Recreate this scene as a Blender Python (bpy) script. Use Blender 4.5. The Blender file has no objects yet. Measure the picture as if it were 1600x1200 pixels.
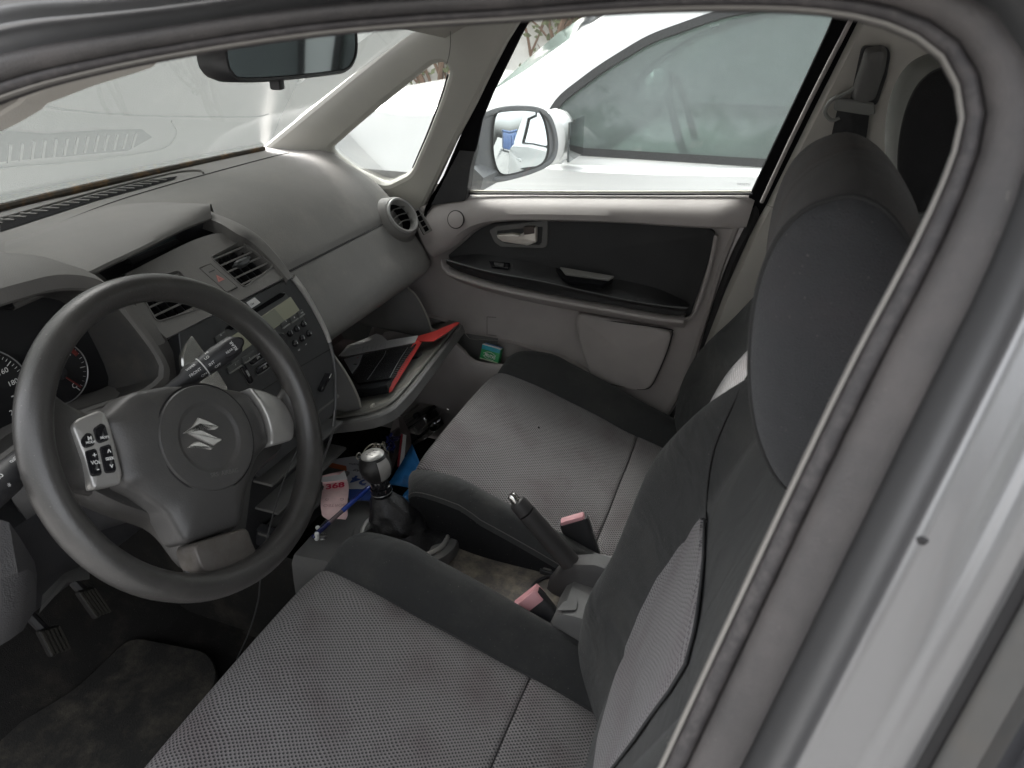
import bpy, bmesh, math, random
from mathutils import Vector, Matrix, noise
random.seed(7)
R = math.radians
sc = bpy.context.scene
COL = sc.collection
# ------------------------------------------------------------------ camera, sky, light
FPX = 1080.0
CAMO = Vector((0, 0, 1.30))
_v = Vector((450.0, 580.0, FPX)).normalized()           # car's cross axis in camera (right, up, forward)
_z = Vector((0, _v.z, -_v.y)).normalized()
_x = -_v.cross(_z)
AX = (_x, _v, _z)                                       # world x, y, z axes in camera coordinates
right = Vector((_x.x, _v.x, _z.x)); up = Vector((_x.y, _v.y, _z.y)); fwd = Vector((_x.z, _v.z, _z.z))
cam = bpy.data.objects.new('camera', bpy.data.cameras.new('camera'))
COL.objects.link(cam)
M = Matrix.Identity(4)
for i in range(3):
    M[i][0] = right[i]; M[i][1] = up[i]; M[i][2] = -fwd[i]; M[i][3] = CAMO[i]
cam.matrix_world = M
cam.data.sensor_width = 36; cam.data.lens = FPX / 1600 * 36
cam.data.clip_start = 0.01; cam.data.clip_end = 400
cam.data.dof.use_dof = True; cam.data.dof.focus_distance = 1.1; cam.data.dof.aperture_fstop = 13
sc.camera = cam
W = bpy.data.worlds.new('World'); sc.world = W; W.use_nodes = True
nt = W.node_tree; nt.nodes.clear()
sky = nt.nodes.new('ShaderNodeTexSky'); sky.sky_type = 'NISHITA'; sky.sun_disc = False
sky.sun_elevation = R(48); sky.sun_rotation = R(308); sky.dust_density = 6; sky.air_density = 1.0
hs = nt.nodes.new('ShaderNodeHueSaturation'); hs.inputs['Saturation'].default_value = 0.16
bg = nt.nodes.new('ShaderNodeBackground'); bg.inputs[1].default_value = 0.14
wo = nt.nodes.new('ShaderNodeOutputWorld')
nt.links.new(sky.outputs[0], hs.inputs['Color']); nt.links.new(hs.outputs[0], bg.inputs[0]); nt.links.new(bg.outputs[0], wo.inputs[0])
sl = bpy.data.lights.new('sun', 'SUN'); sl.energy = 1.25; sl.angle = R(20); sl.color = (1, .97, .93)
so = bpy.data.objects.new('sun', sl); COL.objects.link(so)
_sd = Vector((math.sin(R(308)) * math.cos(R(48)), math.cos(R(308)) * math.cos(R(48)), math.sin(R(48))))
so.rotation_euler = _sd.to_track_quat('Z', 'Y').to_euler(); so.location = (0, -4, 8)
sc.view_settings.view_transform = 'Standard'; sc.view_settings.look = 'None'
sc.view_settings.exposure = 2.5; sc.view_settings.gamma = 1
sc.render.engine = 'CYCLES'
try:
    sc.cycles.max_bounces = 10; sc.cycles.diffuse_bounces = 5; sc.cycles.transparent_max_bounces = 16
except Exception: pass

# ------------------------------------------------------------------ measuring helpers
def ray(px, py):
    c = Vector(((px - 800) / FPX, (600 - py) / FPX, 1))
    return Vector((AX[0].dot(c), AX[1].dot(c), AX[2].dot(c)))
def at(px, py, x=None, y=None, z=None, pl=None):
    """world point on the plane x=, y=, z= or pl=(point, normal)"""
    d = ray(px, py)
    if pl: t = (pl[0] - CAMO).dot(pl[1]) / d.dot(pl[1])
    elif x is not None: t = (x - CAMO.x) / d.x
    elif y is not None: t = (y - CAMO.y) / d.y
    else: t = (z - CAMO.z) / d.z
    return CAMO + d * t
V = Vector
# ------------------------------------------------------------------ materials
MATS = {}
def nd(t, k, **kw):
    n = t.nodes.new(k)
    for a, b in kw.items(): setattr(n, a, b)
    return n
def mat(name, col, rough=.6, metal=0., spec=.5, grain=0., gscale=900., dirt=0., dcol=(.35, .31, .26), dscale=6., var=.12, coat=0., sheen=0., emis=None, thr=.5, wrinkle=0., lint=0.):
    if name in MATS: return MATS[name]
    m = bpy.data.materials.new(name); m.use_nodes = True; MATS[name] = m
    t = m.node_tree; p = t.nodes['Principled BSDF']; L = t.links.new
    p.inputs['Roughness'].default_value = rough; p.inputs['Metallic'].default_value = metal
    p.inputs['Specular IOR Level'].default_value = spec
    if coat: p.inputs['Coat Weight'].default_value = coat; p.inputs['Coat Roughness'].default_value = .08
    if sheen: p.inputs['Sheen Weight'].default_value = sheen; p.inputs['Sheen Roughness'].default_value = .5
    tc = nd(t, 'ShaderNodeTexCoord'); ge = nd(t, 'ShaderNodeNewGeometry')
    n1 = nd(t, 'ShaderNodeTexNoise'); n1.inputs['Scale'].default_value = dscale; n1.inputs['Detail'].default_value = 6; n1.inputs['Roughness'].default_value = .62
    L(ge.outputs['Position'], n1.inputs['Vector'])
    mx = nd(t, 'ShaderNodeMix', data_type='RGBA'); mx.blend_type = 'MULTIPLY'; mx.inputs[0].default_value = 1
    rp = nd(t, 'ShaderNodeValToRGB'); rp.color_ramp.elements[0].position = .3; rp.color_ramp.elements[1].position = .7
    a, b = 1 - var, 1 + var
    rp.color_ramp.elements[0].color = (a, a, a, 1); rp.color_ramp.elements[1].color = (b, b, b, 1)
    L(n1.outputs[0], rp.inputs[0]); mx.inputs[6].default_value = (*col, 1); L(rp.outputs[0], mx.inputs[7])
    out = mx.outputs[2]
    if dirt:
        n2 = nd(t, 'ShaderNodeTexNoise'); n2.inputs['Scale'].default_value = dscale * 2.3; n2.inputs['Detail'].default_value = 9; n2.inputs['Roughness'].default_value = .7
        L(ge.outputs['Position'], n2.inputs['Vector'])
        r2 = nd(t, 'ShaderNodeValToRGB'); r2.color_ramp.elements[0].position = thr; r2.color_ramp.elements[1].position = thr + .25
        r2.color_ramp.elements[0].color = (0, 0, 0, 1); r2.color_ramp.elements[1].color = (dirt, dirt, dirt, 1)
        L(n2.outputs[0], r2.inputs[0])
        m2 = nd(t, 'ShaderNodeMix', data_type='RGBA'); m2.inputs[7].default_value = (*dcol, 1)
        L(r2.outputs[0], m2.inputs[0]); L(out, m2.inputs[6]); out = m2.outputs[2]
        ma = nd(t, 'ShaderNodeMath', operation='MULTIPLY_ADD'); ma.inputs[1].default_value = .35; ma.inputs[2].default_value = rough; ma.use_clamp = True
        L(r2.outputs[0], ma.inputs[0]); L(ma.outputs[0], p.inputs['Roughness'])
    if lint:
        n3 = nd(t, 'ShaderNodeTexNoise'); n3.inputs['Scale'].default_value = 430; n3.inputs['Detail'].default_value = 1.5
        L(ge.outputs['Position'], n3.inputs['Vector'])
        r3 = nd(t, 'ShaderNodeValToRGB'); r3.color_ramp.elements[0].position = .72; r3.color_ramp.elements[1].position = .80
        r3.color_ramp.elements[0].color = (0, 0, 0, 1); r3.color_ramp.elements[1].color = (lint, lint, lint, 1); L(n3.outputs[0], r3.inputs[0])
        m3 = nd(t, 'ShaderNodeMix', data_type='RGBA'); m3.inputs[7].default_value = (.38, .35, .31, 1); L(r3.outputs[0], m3.inputs[0]); L(out, m3.inputs[6]); out = m3.outputs[2]
    L(out, p.inputs['Base Color'])
    if grain:
        g = nd(t, 'ShaderNodeTexVoronoi'); g.inputs['Scale'].default_value = gscale
        L(ge.outputs['Position'], g.inputs['Vector'])
        bp = nd(t, 'ShaderNodeBump'); bp.inputs['Strength'].default_value = grain; bp.inputs['Distance'].default_value = .0006
        L(g.outputs[0], bp.inputs['Height']); L(bp.outputs[0], p.inputs['Normal'])
        if wrinkle:
            w = nd(t, 'ShaderNodeTexNoise'); w.inputs['Scale'].default_value = 11; w.inputs['Detail'].default_value = 2.5; w.inputs['Distortion'].default_value = 1.2
            L(ge.outputs['Position'], w.inputs['Vector'])
            b2 = nd(t, 'ShaderNodeBump'); b2.inputs['Strength'].default_value = wrinkle; b2.inputs['Distance'].default_value = .012
            L(w.outputs[0], b2.inputs['Height']); L(b2.outputs[0], bp.inputs['Normal'])
    if emis: p.inputs['Emission Color'].default_value = (*emis, 1); p.inputs['Emission Strength'].default_value = 1
    return m
def weave(name, c_hi, c_lo, pitch, kind='dots', tint=(.5, .35, .38)):
    """woven seat cloth read from the mesh's metric UVs"""
    m = bpy.data.materials.new(name); m.use_nodes = True; MATS[name] = m
    t = m.node_tree; p = t.nodes['Principled BSDF']; L = t.links.new
    p.inputs['Roughness'].default_value = .85; p.inputs['Sheen Weight'].default_value = .1; p.inputs['Specular IOR Level'].default_value = .25
    tc = nd(t, 'ShaderNodeTexCoord'); sx = nd(t, 'ShaderNodeSeparateXYZ')
    wn = nd(t, 'ShaderNodeTexNoise'); wn.inputs['Scale'].default_value = 14; wn.inputs['Detail'].default_value = 2
    L(tc.outputs['UV'], wn.inputs['Vector'])
    L(tc.outputs['UV'], sx.inputs[0])
    def f(op, a, b=None, c=None):
        n = nd(t, 'ShaderNodeMath', operation=op)
        for i, q in enumerate((a, b, c)):
            if q is None: continue
            if hasattr(q, 'is_linked') or hasattr(q, 'links'): L(q, n.inputs[i])
            else: n.inputs[i].default_value = q
        return n.outputs[0]
    wob = f('MULTIPLY', f('SUBTRACT', wn.outputs[0], .5), .012 if kind == 'dots' else .006)
    u = f('ADD', sx.outputs[0], wob); v = f('ADD', sx.outputs[1], wob)
    k = 2 * math.pi / pitch
    if kind == 'dots':
        a = f('SINE', f('MULTIPLY', u, k)); b = f('SINE', f('MULTIPLY', v, k * .72))
        h = f('MULTIPLY', a, b); h = f('MULTIPLY_ADD', h, 1.3, .25)
        h = f('ABSOLUTE', h) if False else h
    else:
        z = f('MULTIPLY', f('SINE', f('MULTIPLY', u, k * .9)), .0009)
        a = f('SINE', f('MULTIPLY', f('ADD', v, z), k)); b = f('SINE', f('MULTIPLY', u, k * 1.7))
        h = f('MULTIPLY_ADD', a, .75, .35); h = f('MULTIPLY_ADD', b, .22, h)
    hc = f('MAXIMUM', f('MINIMUM', f('MULTIPLY_ADD', h, .5, .5), 1.), 0.)
    rp = nd(t, 'ShaderNodeValToRGB'); rp.color_ramp.elements[0].position = .28; rp.color_ramp.elements[1].position = .5
    rp.color_ramp.elements[0].color = (*c_lo, 1); rp.color_ramp.elements[1].color = (*c_hi, 1)
    L(hc, rp.inputs[0])
    n2 = nd(t, 'ShaderNodeTexNoise'); n2.inputs['Scale'].default_value = 9; n2.inputs['Detail'].default_value = 5
    L(tc.outputs['UV'], n2.inputs['Vector'])
    r2 = nd(t, 'ShaderNodeValToRGB'); r2.color_ramp.elements[0].position = .48; r2.color_ramp.elements[1].position = .72
    r2.color_ramp.elements[0].color = (0, 0, 0, 1); r2.color_ramp.elements[1].color = (.5, .5, .5, 1)
    L(n2.outputs[0], r2.inputs[0])
    m2 = nd(t, 'ShaderNodeMix', data_type='RGBA'); m2.blend_type = 'MULTIPLY'
    L(r2.outputs[0], m2.inputs[0]); L(rp.outputs[0], m2.inputs[6]); m2.inputs[7].default_value = (*tint, 1)
    L(m2.outputs[2], p.inputs['Base Color'])
    bp = nd(t, 'ShaderNodeBump'); bp.inputs['Strength'].default_value = .9; bp.inputs['Distance'].default_value = .0012
    L(hc, bp.inputs['Height']); L(bp.outputs[0], p.inputs['Normal'])
    return m
def glass(name, film=.1, fcol=(.6, .63, .6), refl=1., tint=(1, 1, 1), streak=.5, rough=.0):
    m = bpy.data.materials.new(name); m.use_nodes = True; MATS[name] = m
    t = m.node_tree; t.nodes.clear(); L = t.links.new
    o = nd(t, 'ShaderNodeOutputMaterial'); tr = nd(t, 'ShaderNodeBsdfTransparent'); tr.inputs[0].default_value = (*tint, 1)
    gl = nd(t, 'ShaderNodeBsdfGlossy'); gl.inputs['Roughness'].default_value = rough
    df = nd(t, 'ShaderNodeBsdfDiffuse'); df.inputs[0].default_value = (*fcol, 1)
    tl = nd(t, 'ShaderNodeBsdfTranslucent'); tl.inputs[0].default_value = (*fcol, 1)
    ad = nd(t, 'ShaderNodeMixShader'); ad.inputs[0].default_value = .5; L(df.outputs[0], ad.inputs[1]); L(tl.outputs[0], ad.inputs[2])
    fr = nd(t, 'ShaderNodeFresnel'); fr.inputs[0].default_value = 1.5
    fm = nd(t, 'ShaderNodeMath', operation='MULTIPLY'); fm.inputs[1].default_value = refl; fm.use_clamp = True; L(fr.outputs[0], fm.inputs[0])
    ge = nd(t, 'ShaderNodeNewGeometry'); n = nd(t, 'ShaderNodeTexNoise'); n.inputs['Scale'].default_value = 3; n.inputs['Detail'].default_value = 8
    L(ge.outputs['Position'], n.inputs['Vector'])
    ma = nd(t, 'ShaderNodeMath', operation='MULTIPLY_ADD'); ma.inputs[1].default_value = film * streak * 2; ma.inputs[2].default_value = film * (1 - streak); ma.use_clamp = True
    L(n.outputs[0], ma.inputs[0])
    m1 = nd(t, 'ShaderNodeMixShader'); L(ma.outputs[0], m1.inputs[0]); L(tr.outputs[0], m1.inputs[1]); L(ad.outputs[0], m1.inputs[2])
    m2 = nd(t, 'ShaderNodeMixShader'); L(fm.outputs[0], m2.inputs[0]); L(m1.outputs[0], m2.inputs[1]); L(gl.outputs[0], m2.inputs[2])
    L(m2.outputs[0], o.inputs[0]); return m
# interior plastics and cloth
DASH = mat('dash_grey', (.148, .142, .133), .62, grain=.5, lint=.3, gscale=480, dirt=.5, dcol=(.25, .237, .215), dscale=5)
DASHLOW = mat('dash_dark_grey', (.11, .108, .104), .55, grain=.5, gscale=700, dirt=.25, dcol=(.2, .19, .17))
BLACKP = mat('black_plastic', (.028, .028, .030), .42, grain=.25, dirt=.2, dcol=(.12, .11, .10))
STACK = mat('stack_plastic', (.05, .051, .052), .38, grain=.2, dirt=.3, dcol=(.11, .105, .10))
GLOSSBLK = mat('gloss_black', (.012, .012, .014), .12)
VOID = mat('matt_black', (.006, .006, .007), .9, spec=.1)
CARPET = mat('carpet', (.022, .021, .02), .95, spec=.1, grain=1, lint=.3, gscale=500, dirt=.5, dcol=(.085, .075, .06), dscale=5)
BEIGE = mat('beige_trim', (.41, .397, .36), .7, grain=.35, gscale=900, var=.06)
BEIGED = mat('warm_grey_trim', (.42, .40, .365), .7, grain=.35, gscale=900, var=.08)
DOORG = mat('door_grey', (.36, .33, .318), .6, grain=.5, gscale=800, dirt=.2, dcol=(.3, .27, .25), dscale=4)
DOORB = mat('door_black_cloth', (.03, .03, .031), .8, grain=.6, gscale=900, dirt=.15, dcol=(.07, .068, .065))
SEATB = mat('seat_black_cloth', (.036, .037, .0372), .82, spec=.3, grain=.7, wrinkle=0.55, lint=.35, gscale=1300, dirt=.35, dcol=(.10, .098, .09), dscale=4, sheen=.12, thr=.47)
HEADB = mat('headrest_cloth', (.055, .05, .05), .85, spec=.25, grain=.7, wrinkle=0.5, lint=.35, gscale=1300, dirt=.4, dcol=(.12, .075, .065), dscale=5, sheen=.12, thr=.5)
PANELB = mat('headrest_panel_cloth', (.052, .053, .056), .85, spec=.25, grain=.8, wrinkle=0.4, lint=.35, gscale=1300, dirt=.3, dcol=(.09, .07, .075), dscale=5, sheen=.12)
GREYCL = mat('grey_cloth', (.22, .22, .21), .9, spec=.2, grain=.9, gscale=900)
WEAVE = weave('seat_dot_weave', (.208, .198, .197), (.038, .038, .040), .0056)
RIBS = weave('seat_rib_weave', (.25, .24, .245), (.075, .073, .077), .0056, 'ribs', (.75, .65, .68))
WHEELR = mat('wheel_rubber', (.042, .040, .038), .36, spec=.75, grain=.22, lint=.3, gscale=520, dirt=.35, dcol=(.115, .105, .095), dscale=8)
WHEELH = mat('wheel_hub_grey', (.066, .064, .062), .42, spec=.7, grain=.22, gscale=520, dirt=.5, dcol=(.13, .12, .11))
SILV = mat('satin_silver', (.47, .46, .44), .38, metal=.55, dirt=.25, dcol=(.25, .23, .2), dscale=14)
SILVD = mat('worn_silver', (.13, .12, .11), .45, metal=.4, dirt=.6, dcol=(.10, .085, .07), dscale=25, thr=.42)
CHROME = mat('chrome', (.75, .73, .7), .13, metal=1, dirt=.1, dcol=(.3, .28, .25))
WHITE = mat('white_print', (.75, .75, .73), .6)
RED = mat('red_print', (.5, .05, .04), .5)
BLUE = mat('blue_print', (.02, .05, .2), .5)
LCD = mat('lcd_pale', (.40, .40, .30), .25, var=.05)
LCDD = mat('lcd_darker', (.30, .31, .25), .25, var=.05)  # slightly darker display tone, for the small field
PAINT = mat('silver_paint', (.20, .20, .203), .28, metal=.6, coat=.6, var=.03)
RUBBER = mat('seal_rubber', (.042, .039, .039), .55, grain=.4, lint=.25, gscale=900, dirt=.5, dcol=(.115, .102, .098), dscale=7, thr=.44)
RUBDK = mat('dark_rubber', (.014, .013, .014), .6)
WPAINT = mat('white_paint', (.82, .82, .80), .2, coat=.8, var=.02)
DPAINT = mat('dark_paint', (.045, .05, .058), .2, coat=.8, var=.05)
TYRE = mat('tyre', (.02, .02, .02), .85)
PINK = mat('faded_pink_plastic', (.62, .31, .33), .45, var=.06)
PAPER = mat('paper', (.80, .79, .78), .75, var=.05)
PAPERG = mat('paper_grey', (.42, .42, .44), .75, var=.08)
PPINK = mat('paper_pink', (.85, .60, .59), .7, var=.12, dscale=40)
REDF = mat('red_card', (.72, .065, .055), .5)
BLKF = mat('black_vinyl', (.016, .017, .019), .25, grain=.3)
ORANGE = mat('orange_print', (.42, .11, .04), .55)
BLUEBAG = mat('blue_bag_film', (.03, .17, .42), .38, var=.2, dscale=12)
CLEARP = glass('clear_plastic', .18, (.35, .34, .32), 1.6)
WSG = glass('windshield_film', .94, (.205, .22, .212), .55, streak=.08)
SIDEG = glass('side_glass', .02, (.7, .75, .72), .55, (.93, .97, .95))
NGL = glass('neighbour_glass', .62, (.20, .226, .221), 1.5, (.42, .52, .49), streak=.6, rough=.045)
MIRROR = mat('mirror_glass', (.72, .76, .76), .02, metal=1, var=0)
MIRRORD = mat('dimmed_mirror_glass', (.13, .142, .142), .03, metal=1, var=0)

# ------------------------------------------------------------------ object helpers
WLOC = {}
def empty(name, loc, label=None, cat=None, group=None):
    o = bpy.data.objects.new(name, None); COL.objects.link(o); o.location = loc; o.empty_display_size = .1
    WLOC[o.name] = V(loc); tag(o, label, cat, group); return o
def tag(o, label=None, cat=None, group=None, kind=None):
    if label: o['label'] = label
    if cat: o['category'] = cat
    if group: o['group'] = group
    if kind: o['kind'] = kind
    return o
def mk(name, vs, fs, m, parent=None, smooth=True, uv=None, ms=None, mi=None, angle=40):
    vs = [V(v) for v in vs]
    lo = V([min(v[i] for v in vs) for i in range(3)]); hi = V([max(v[i] for v in vs) for i in range(3)])
    c = (lo + hi) / 2
    me = bpy.data.meshes.new(name); me.from_pydata([v - c for v in vs], [], fs)
    if uv:
        l = me.uv_layers.new(name='UVMap')
        for lp in me.loops: l.data[lp.index].uv = uv[lp.vertex_index]
    for q in (ms or [m]): me.materials.append(q)
    if mi:
        for p_, k in zip(me.polygons, mi): p_.material_index = k
    if smooth:
        for p_ in me.polygons: p_.use_smooth = True
        try: me.set_sharp_from_angle(angle=R(angle))
        except Exception: pass
    me.validate(); me.update()
    o = bpy.data.objects.new(name, me); COL.objects.link(o)
    if parent: o.parent = parent; o.location = c - WLOC[parent.name]
    else: o.location = c
    WLOC[o.name] = c
    return o
class MB:
    """collects pieces into one mesh"""
    def __init__(s): s.v = []; s.f = []; s.mi = []; s.k = 0
    def add(s, vs, fs, k=None):
        b = len(s.v); s.v += [V(q) for q in vs]; s.f += [tuple(i + b for i in f) for f in fs]; s.mi += [s.k if k is None else k] * len(fs); return s
    def build(s, name, m, parent=None, ms=None, **kw): return mk(name, s.v, s.f, m, parent, ms=ms, mi=s.mi if ms else None, **kw)
def cr(pts, n=6, closed=False):
    """Catmull-Rom through points"""
    P = [V(p) for p in pts]; N = len(P); out = []
    segs = N if closed else N - 1
    for i in range(segs):
        if closed: a, b, c, d = P[(i - 1) % N], P[i], P[(i + 1) % N], P[(i + 2) % N]
        else:
            b, c = P[i], P[i + 1]; a = P[i - 1] if i else b * 2 - c; d = P[i + 2] if i + 2 < N else c * 2 - b
        for j in range(n):
            t = j / n
            out.append(.5 * ((2 * b) + (c - a) * t + (2 * a - 5 * b + 4 * c - d) * t * t + (3 * b - a - 3 * c + d) * t ** 3))
    if not closed: out.append(P[-1].copy())
    return out
def resample(P, n, closed=False):
    Q = list(P) + ([P[0]] if closed else [])
    L = [0]
    for a, b in zip(Q, Q[1:]): L.append(L[-1] + (b - a).length)
    out = []; k = 0
    m = n if closed else n - 1
    for i in range(n):
        t = L[-1] * i / m
        while k < len(L) - 2 and L[k + 1] < t: k += 1
        d = L[k + 1] - L[k]; out.append(Q[k].lerp(Q[k + 1], (t - L[k]) / d if d else 0))
    return out
def interp(tab, t):
    if t <= tab[0][0]: return tab[0][1]
    for (a, p), (b, q) in zip(tab, tab[1:]):
        if t <= b:
            s = (t - a) / (b - a); s2 = s * s * (3 - 2 * s) if False else s
            return p + (q - p) * s2
    return tab[-1][1]
def gridf(nu, nv, closed=False, flip=False):
    F = []
    for i in range(nu if closed else nu - 1):
        for j in range(nv - 1):
            a = i * nv + j; b = ((i + 1) % nu) * nv + j
            q = (a, b, b + 1, a + 1); F.append(q[::-1] if flip else q)
    return F
def loft(rows, closed=False, flip=False, cap=False):
    nv = len(rows[0]); vs = [p for r in rows for p in r]
    F = []
    for i in range(len(rows) - 1):
        for j in range(nv if closed else nv - 1):
            a = i * nv + j; b = i * nv + (j + 1) % nv
            q = (a, b, b + nv, a + nv); F.append(q[::-1] if flip else q)
    if cap:
        F.append(tuple(range(nv))[::-1]); F.append(tuple(range((len(rows) - 1) * nv, len(rows) * nv)))
    return vs, F
def uvof(rows):
    """metric UVs for a list of rows"""
    uv = []; acc = 0; n = len(rows[0])
    mid = n // 2
    for i, r in enumerate(rows):
        if i: acc += (r[mid] - rows[i - 1][mid]).length
        L = [0]
        for a, b in zip(r, r[1:]): L.append(L[-1] + (b - a).length)
        off = L[mid]
        uv += [(l - off, acc) for l in L]
    return uv
def sheet(rows, name, m, parent, thick=0, **kw):
    vs, F = loft(rows); o = mk(name, vs, F, m, parent, uv=uvof(rows), **kw)
    if thick:
        s = o.modifiers.new('s', 'SOLIDIFY'); s.thickness = thick; s.offset = 0
    return o
def tube(path, r, n=10, closed=False, rs=None):
    P = [V(p) for p in path]; N = len(P); rows = []
    ref = V((0, 0, 1)); 
    T0 = (P[1] - P[0]).normalized()
    nrm = T0.orthogonal().normalized()
    for i in range(N):
        if closed: T = (P[(i + 1) % N] - P[i - 1]).normalized()
        else: T = (P[min(i + 1, N - 1)] - P[max(i - 1, 0)]).normalized()
        nrm = (nrm - T * nrm.dot(T)).normalized(); bn = T.cross(nrm)
        rr = rs[i] if rs else r
        rows.append([P[i] + (nrm * math.cos(a) + bn * math.sin(a)) * rr for a in [2 * math.pi * k / n for k in range(n)]])
    if closed:
        # align the seam
        vs = [p for r_ in rows for p in r_]; F = []
        best = min(range(n), key=lambda k: (rows[0][k] - rows[-1][0]).length)
        for i in range(N):
            for j in range(n):
                off = best if i == N - 1 else 0
                a = i * n + j; b = i * n + (j + 1) % n; nx = ((i + 1) % N) * n
                F.append((a, b, nx + (j + 1 + off) % n, nx + (j + off) % n))
        return vs, F
    return loft(rows, closed=True, cap=True)
def box(c, s, rot=None, bev=.0):
    """bevelled box (verts, faces); rot = 3x3 or None"""
    bm = bmesh.new(); bmesh.ops.create_cube(bm, size=1)
    for v in bm.verts: v.co = V((v.co.x * s[0], v.co.y * s[1], v.co.z * s[2]))
    if bev: bmesh.ops.bevel(bm, geom=bm.edges[:], offset=bev, segments=2, affect='EDGES', profile=.6)
    vs = [(rot @ v.co if rot else v.co) + V(c) for v in bm.verts]; bm.verts.index_update()
    F = [tuple(v.index for v in f.verts) for f in bm.faces]; bm.free(); return vs, F
class Fr:
    """local frame: origin, u, v, n"""
    def __init__(s, o, u, v): s.o = V(o); s.u = V(u).normalized(); s.n = s.u.cross(V(v)).normalized(); s.v = s.n.cross(s.u)
    def p(s, a, b, c=0): return s.o + s.u * a + s.v * b + s.n * c
    def pl(s, off=0): return (s.o + s.n * off, s.n)
    def px(s, x, y, off=0):
        q = at(x, y, pl=s.pl(off)) - s.o; return V((q.dot(s.u), q.dot(s.v)))
    def mat3(s): return Matrix((s.u, s.v, s.n)).transposed()
def inset(P, d):
    """inset closed 2D polygon (ccw or cw handled)"""
    n = len(P); A = sum(P[i - 1].x * P[i].y - P[i].x * P[i - 1].y for i in range(n)); sgn = 1 if A > 0 else -1
    out = []
    for i in range(n):
        a, b, c = P[i - 1], P[i], P[(i + 1) % n]
        e1 = (b - a); e2 = (c - b)
        if e1.length < 1e-9 or e2.length < 1e-9: out.append(b.copy()); continue
        n1 = V((-e1.y, e1.x)).normalized() * sgn; n2 = V((-e2.y, e2.x)).normalized() * sgn
        m = n1 + n2
        if m.length < 1e-3: m = n1
        m.normalize(); k = d / max(m.dot(n1), .5); out.append(b + m * k)
    return out
def rpoly(P, r, n=4):
    """round the corners of a 2D polygon"""
    P = [V(p) for p in P]; out = []; N = len(P)
    for i in range(N):
        a, b, c = P[i - 1], P[i], P[(i + 1) % N]
        rr = r[i] if isinstance(r, (list, tuple)) else r
        d1 = (a - b); d2 = (c - b); k = min(rr, d1.length * .48, d2.length * .48)
        p, q = b + d1.normalized() * k, b + d2.normalized() * k
        for j in range(n + 1):
            t = j / n; out.append(p * (1 - t) ** 2 + b * 2 * t * (1 - t) + q * t * t)
    return out
def ccw(P):
    A = sum(P[i - 1].x * P[i].y - P[i].x * P[i - 1].y for i in range(len(P)))
    return P if A > 0 else P[::-1]
def dome(P, fr, prof, c=None):
    """closed 2D outline P raised through rings prof = [(inset, height), ...]; small insets are true offsets, large ones shrink to c"""
    P = ccw(P); rows = []; n = len(P)
    c = c or sum(P, V((0, 0))) / n; rad = sum((p - c).length for p in P) / n
    for d, h in prof:
        if d <= .0061: Q = inset(P, d) if d else P
        else: Q = [c + (p - c) * max(.03, 1 - (d + .002) / rad) for p in inset(P, .004)]
        rows.append([fr.p(q.x, q.y, h) for q in Q])
    vs, F = loft(rows, closed=True)
    k = len(rows) - 1; vs.append(sum(rows[-1], V((0, 0, 0))) / n)
    for j in range(n): F.append((k * n + j, k * n + (j + 1) % n, len(vs) - 1))
    return vs, F
def slab(P, fr, h, bev=.001, base=0.):
    """plate with outline P standing h proud of the frame, small bevel"""
    P = ccw(P); n = len(P); I = inset(P, bev)
    rows = [[fr.p(q.x, q.y, base) for q in P], [fr.p(q.x, q.y, h - bev) for q in P], [fr.p(q.x, q.y, h) for q in I]]
    vs, F = loft(rows, closed=True); F.append(tuple(range(2 * n, 3 * n))); F.append(tuple(range(n))[::-1])
    return vs, F
def holed(outer, holes, fr, thick, bev=.001):
    """plate with holes (2D curve filled), front at height 0, body behind"""
    cu = bpy.data.curves.new('c', 'CURVE'); cu.dimensions = '2D'; cu.fill_mode = 'BOTH'
    for P in [outer] + list(holes):
        s = cu.splines.new('POLY'); s.points.add(len(P) - 1); s.use_cyclic_u = True
        for q, pt in zip(P, s.points): pt.co = (q[0], q[1], 0, 1)
    cu.extrude = thick / 2 - bev; cu.bevel_depth = bev; cu.bevel_resolution = 1; cu.offset = -bev
    o = bpy.data.objects.new('c', cu); COL.objects.link(o)
    bpy.context.view_layer.update()
    me = bpy.data.meshes.new_from_object(o.evaluated_get(bpy.context.evaluated_depsgraph_get()))
    vs = [fr.p(v.co.x, v.co.y, v.co.z - thick / 2) for v in me.vertices]; F = [tuple(p.vertices) for p in me.polygons]
    bpy.data.objects.remove(o); bpy.data.curves.remove(cu); bpy.data.meshes.remove(me)
    return vs, F
def lathe(prof, fr, n=32, cap=True):
    rows = [[fr.p(r * math.cos(2 * math.pi * k / n), r * math.sin(2 * math.pi * k / n), h) for k in range(n)] for r, h in prof]
    vs, F = loft(rows, closed=True)
    if cap and prof[-1][0] > 1e-5: F.append(tuple(range((len(rows) - 1) * n, len(rows) * n)))
    return vs, F
def text(s, fr, a, b, h, off=.0004, ang=0, parent=None, m=None, name='lettering', sx=1., align='CENTER', bold=0):
    cu = bpy.data.curves.new('t', 'FONT'); cu.body = s; cu.size = h; cu.align_x = align; cu.align_y = 'CENTER'; cu.extrude = .00008; cu.offset = bold
    o = bpy.data.objects.new('t', cu); COL.objects.link(o); bpy.context.view_layer.update()
    me = bpy.data.meshes.new_from_object(o.evaluated_get(bpy.context.evaluated_depsgraph_get()))
    ca, sa = math.cos(ang), math.sin(ang)
    vs = [fr.p(a + (v.co.x * sx * ca - v.co.y * sa), b + (v.co.x * sx * sa + v.co.y * ca), off + v.co.z) for v in me.vertices]
    F = [tuple(p.vertices) for p in me.polygons]
    bpy.data.objects.remove(o); bpy.data.curves.remove(cu); bpy.data.meshes.remove(me)
    return mk(name, vs, F, m or WHITE, parent, smooth=False) if parent is not False else (vs, F)
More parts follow.
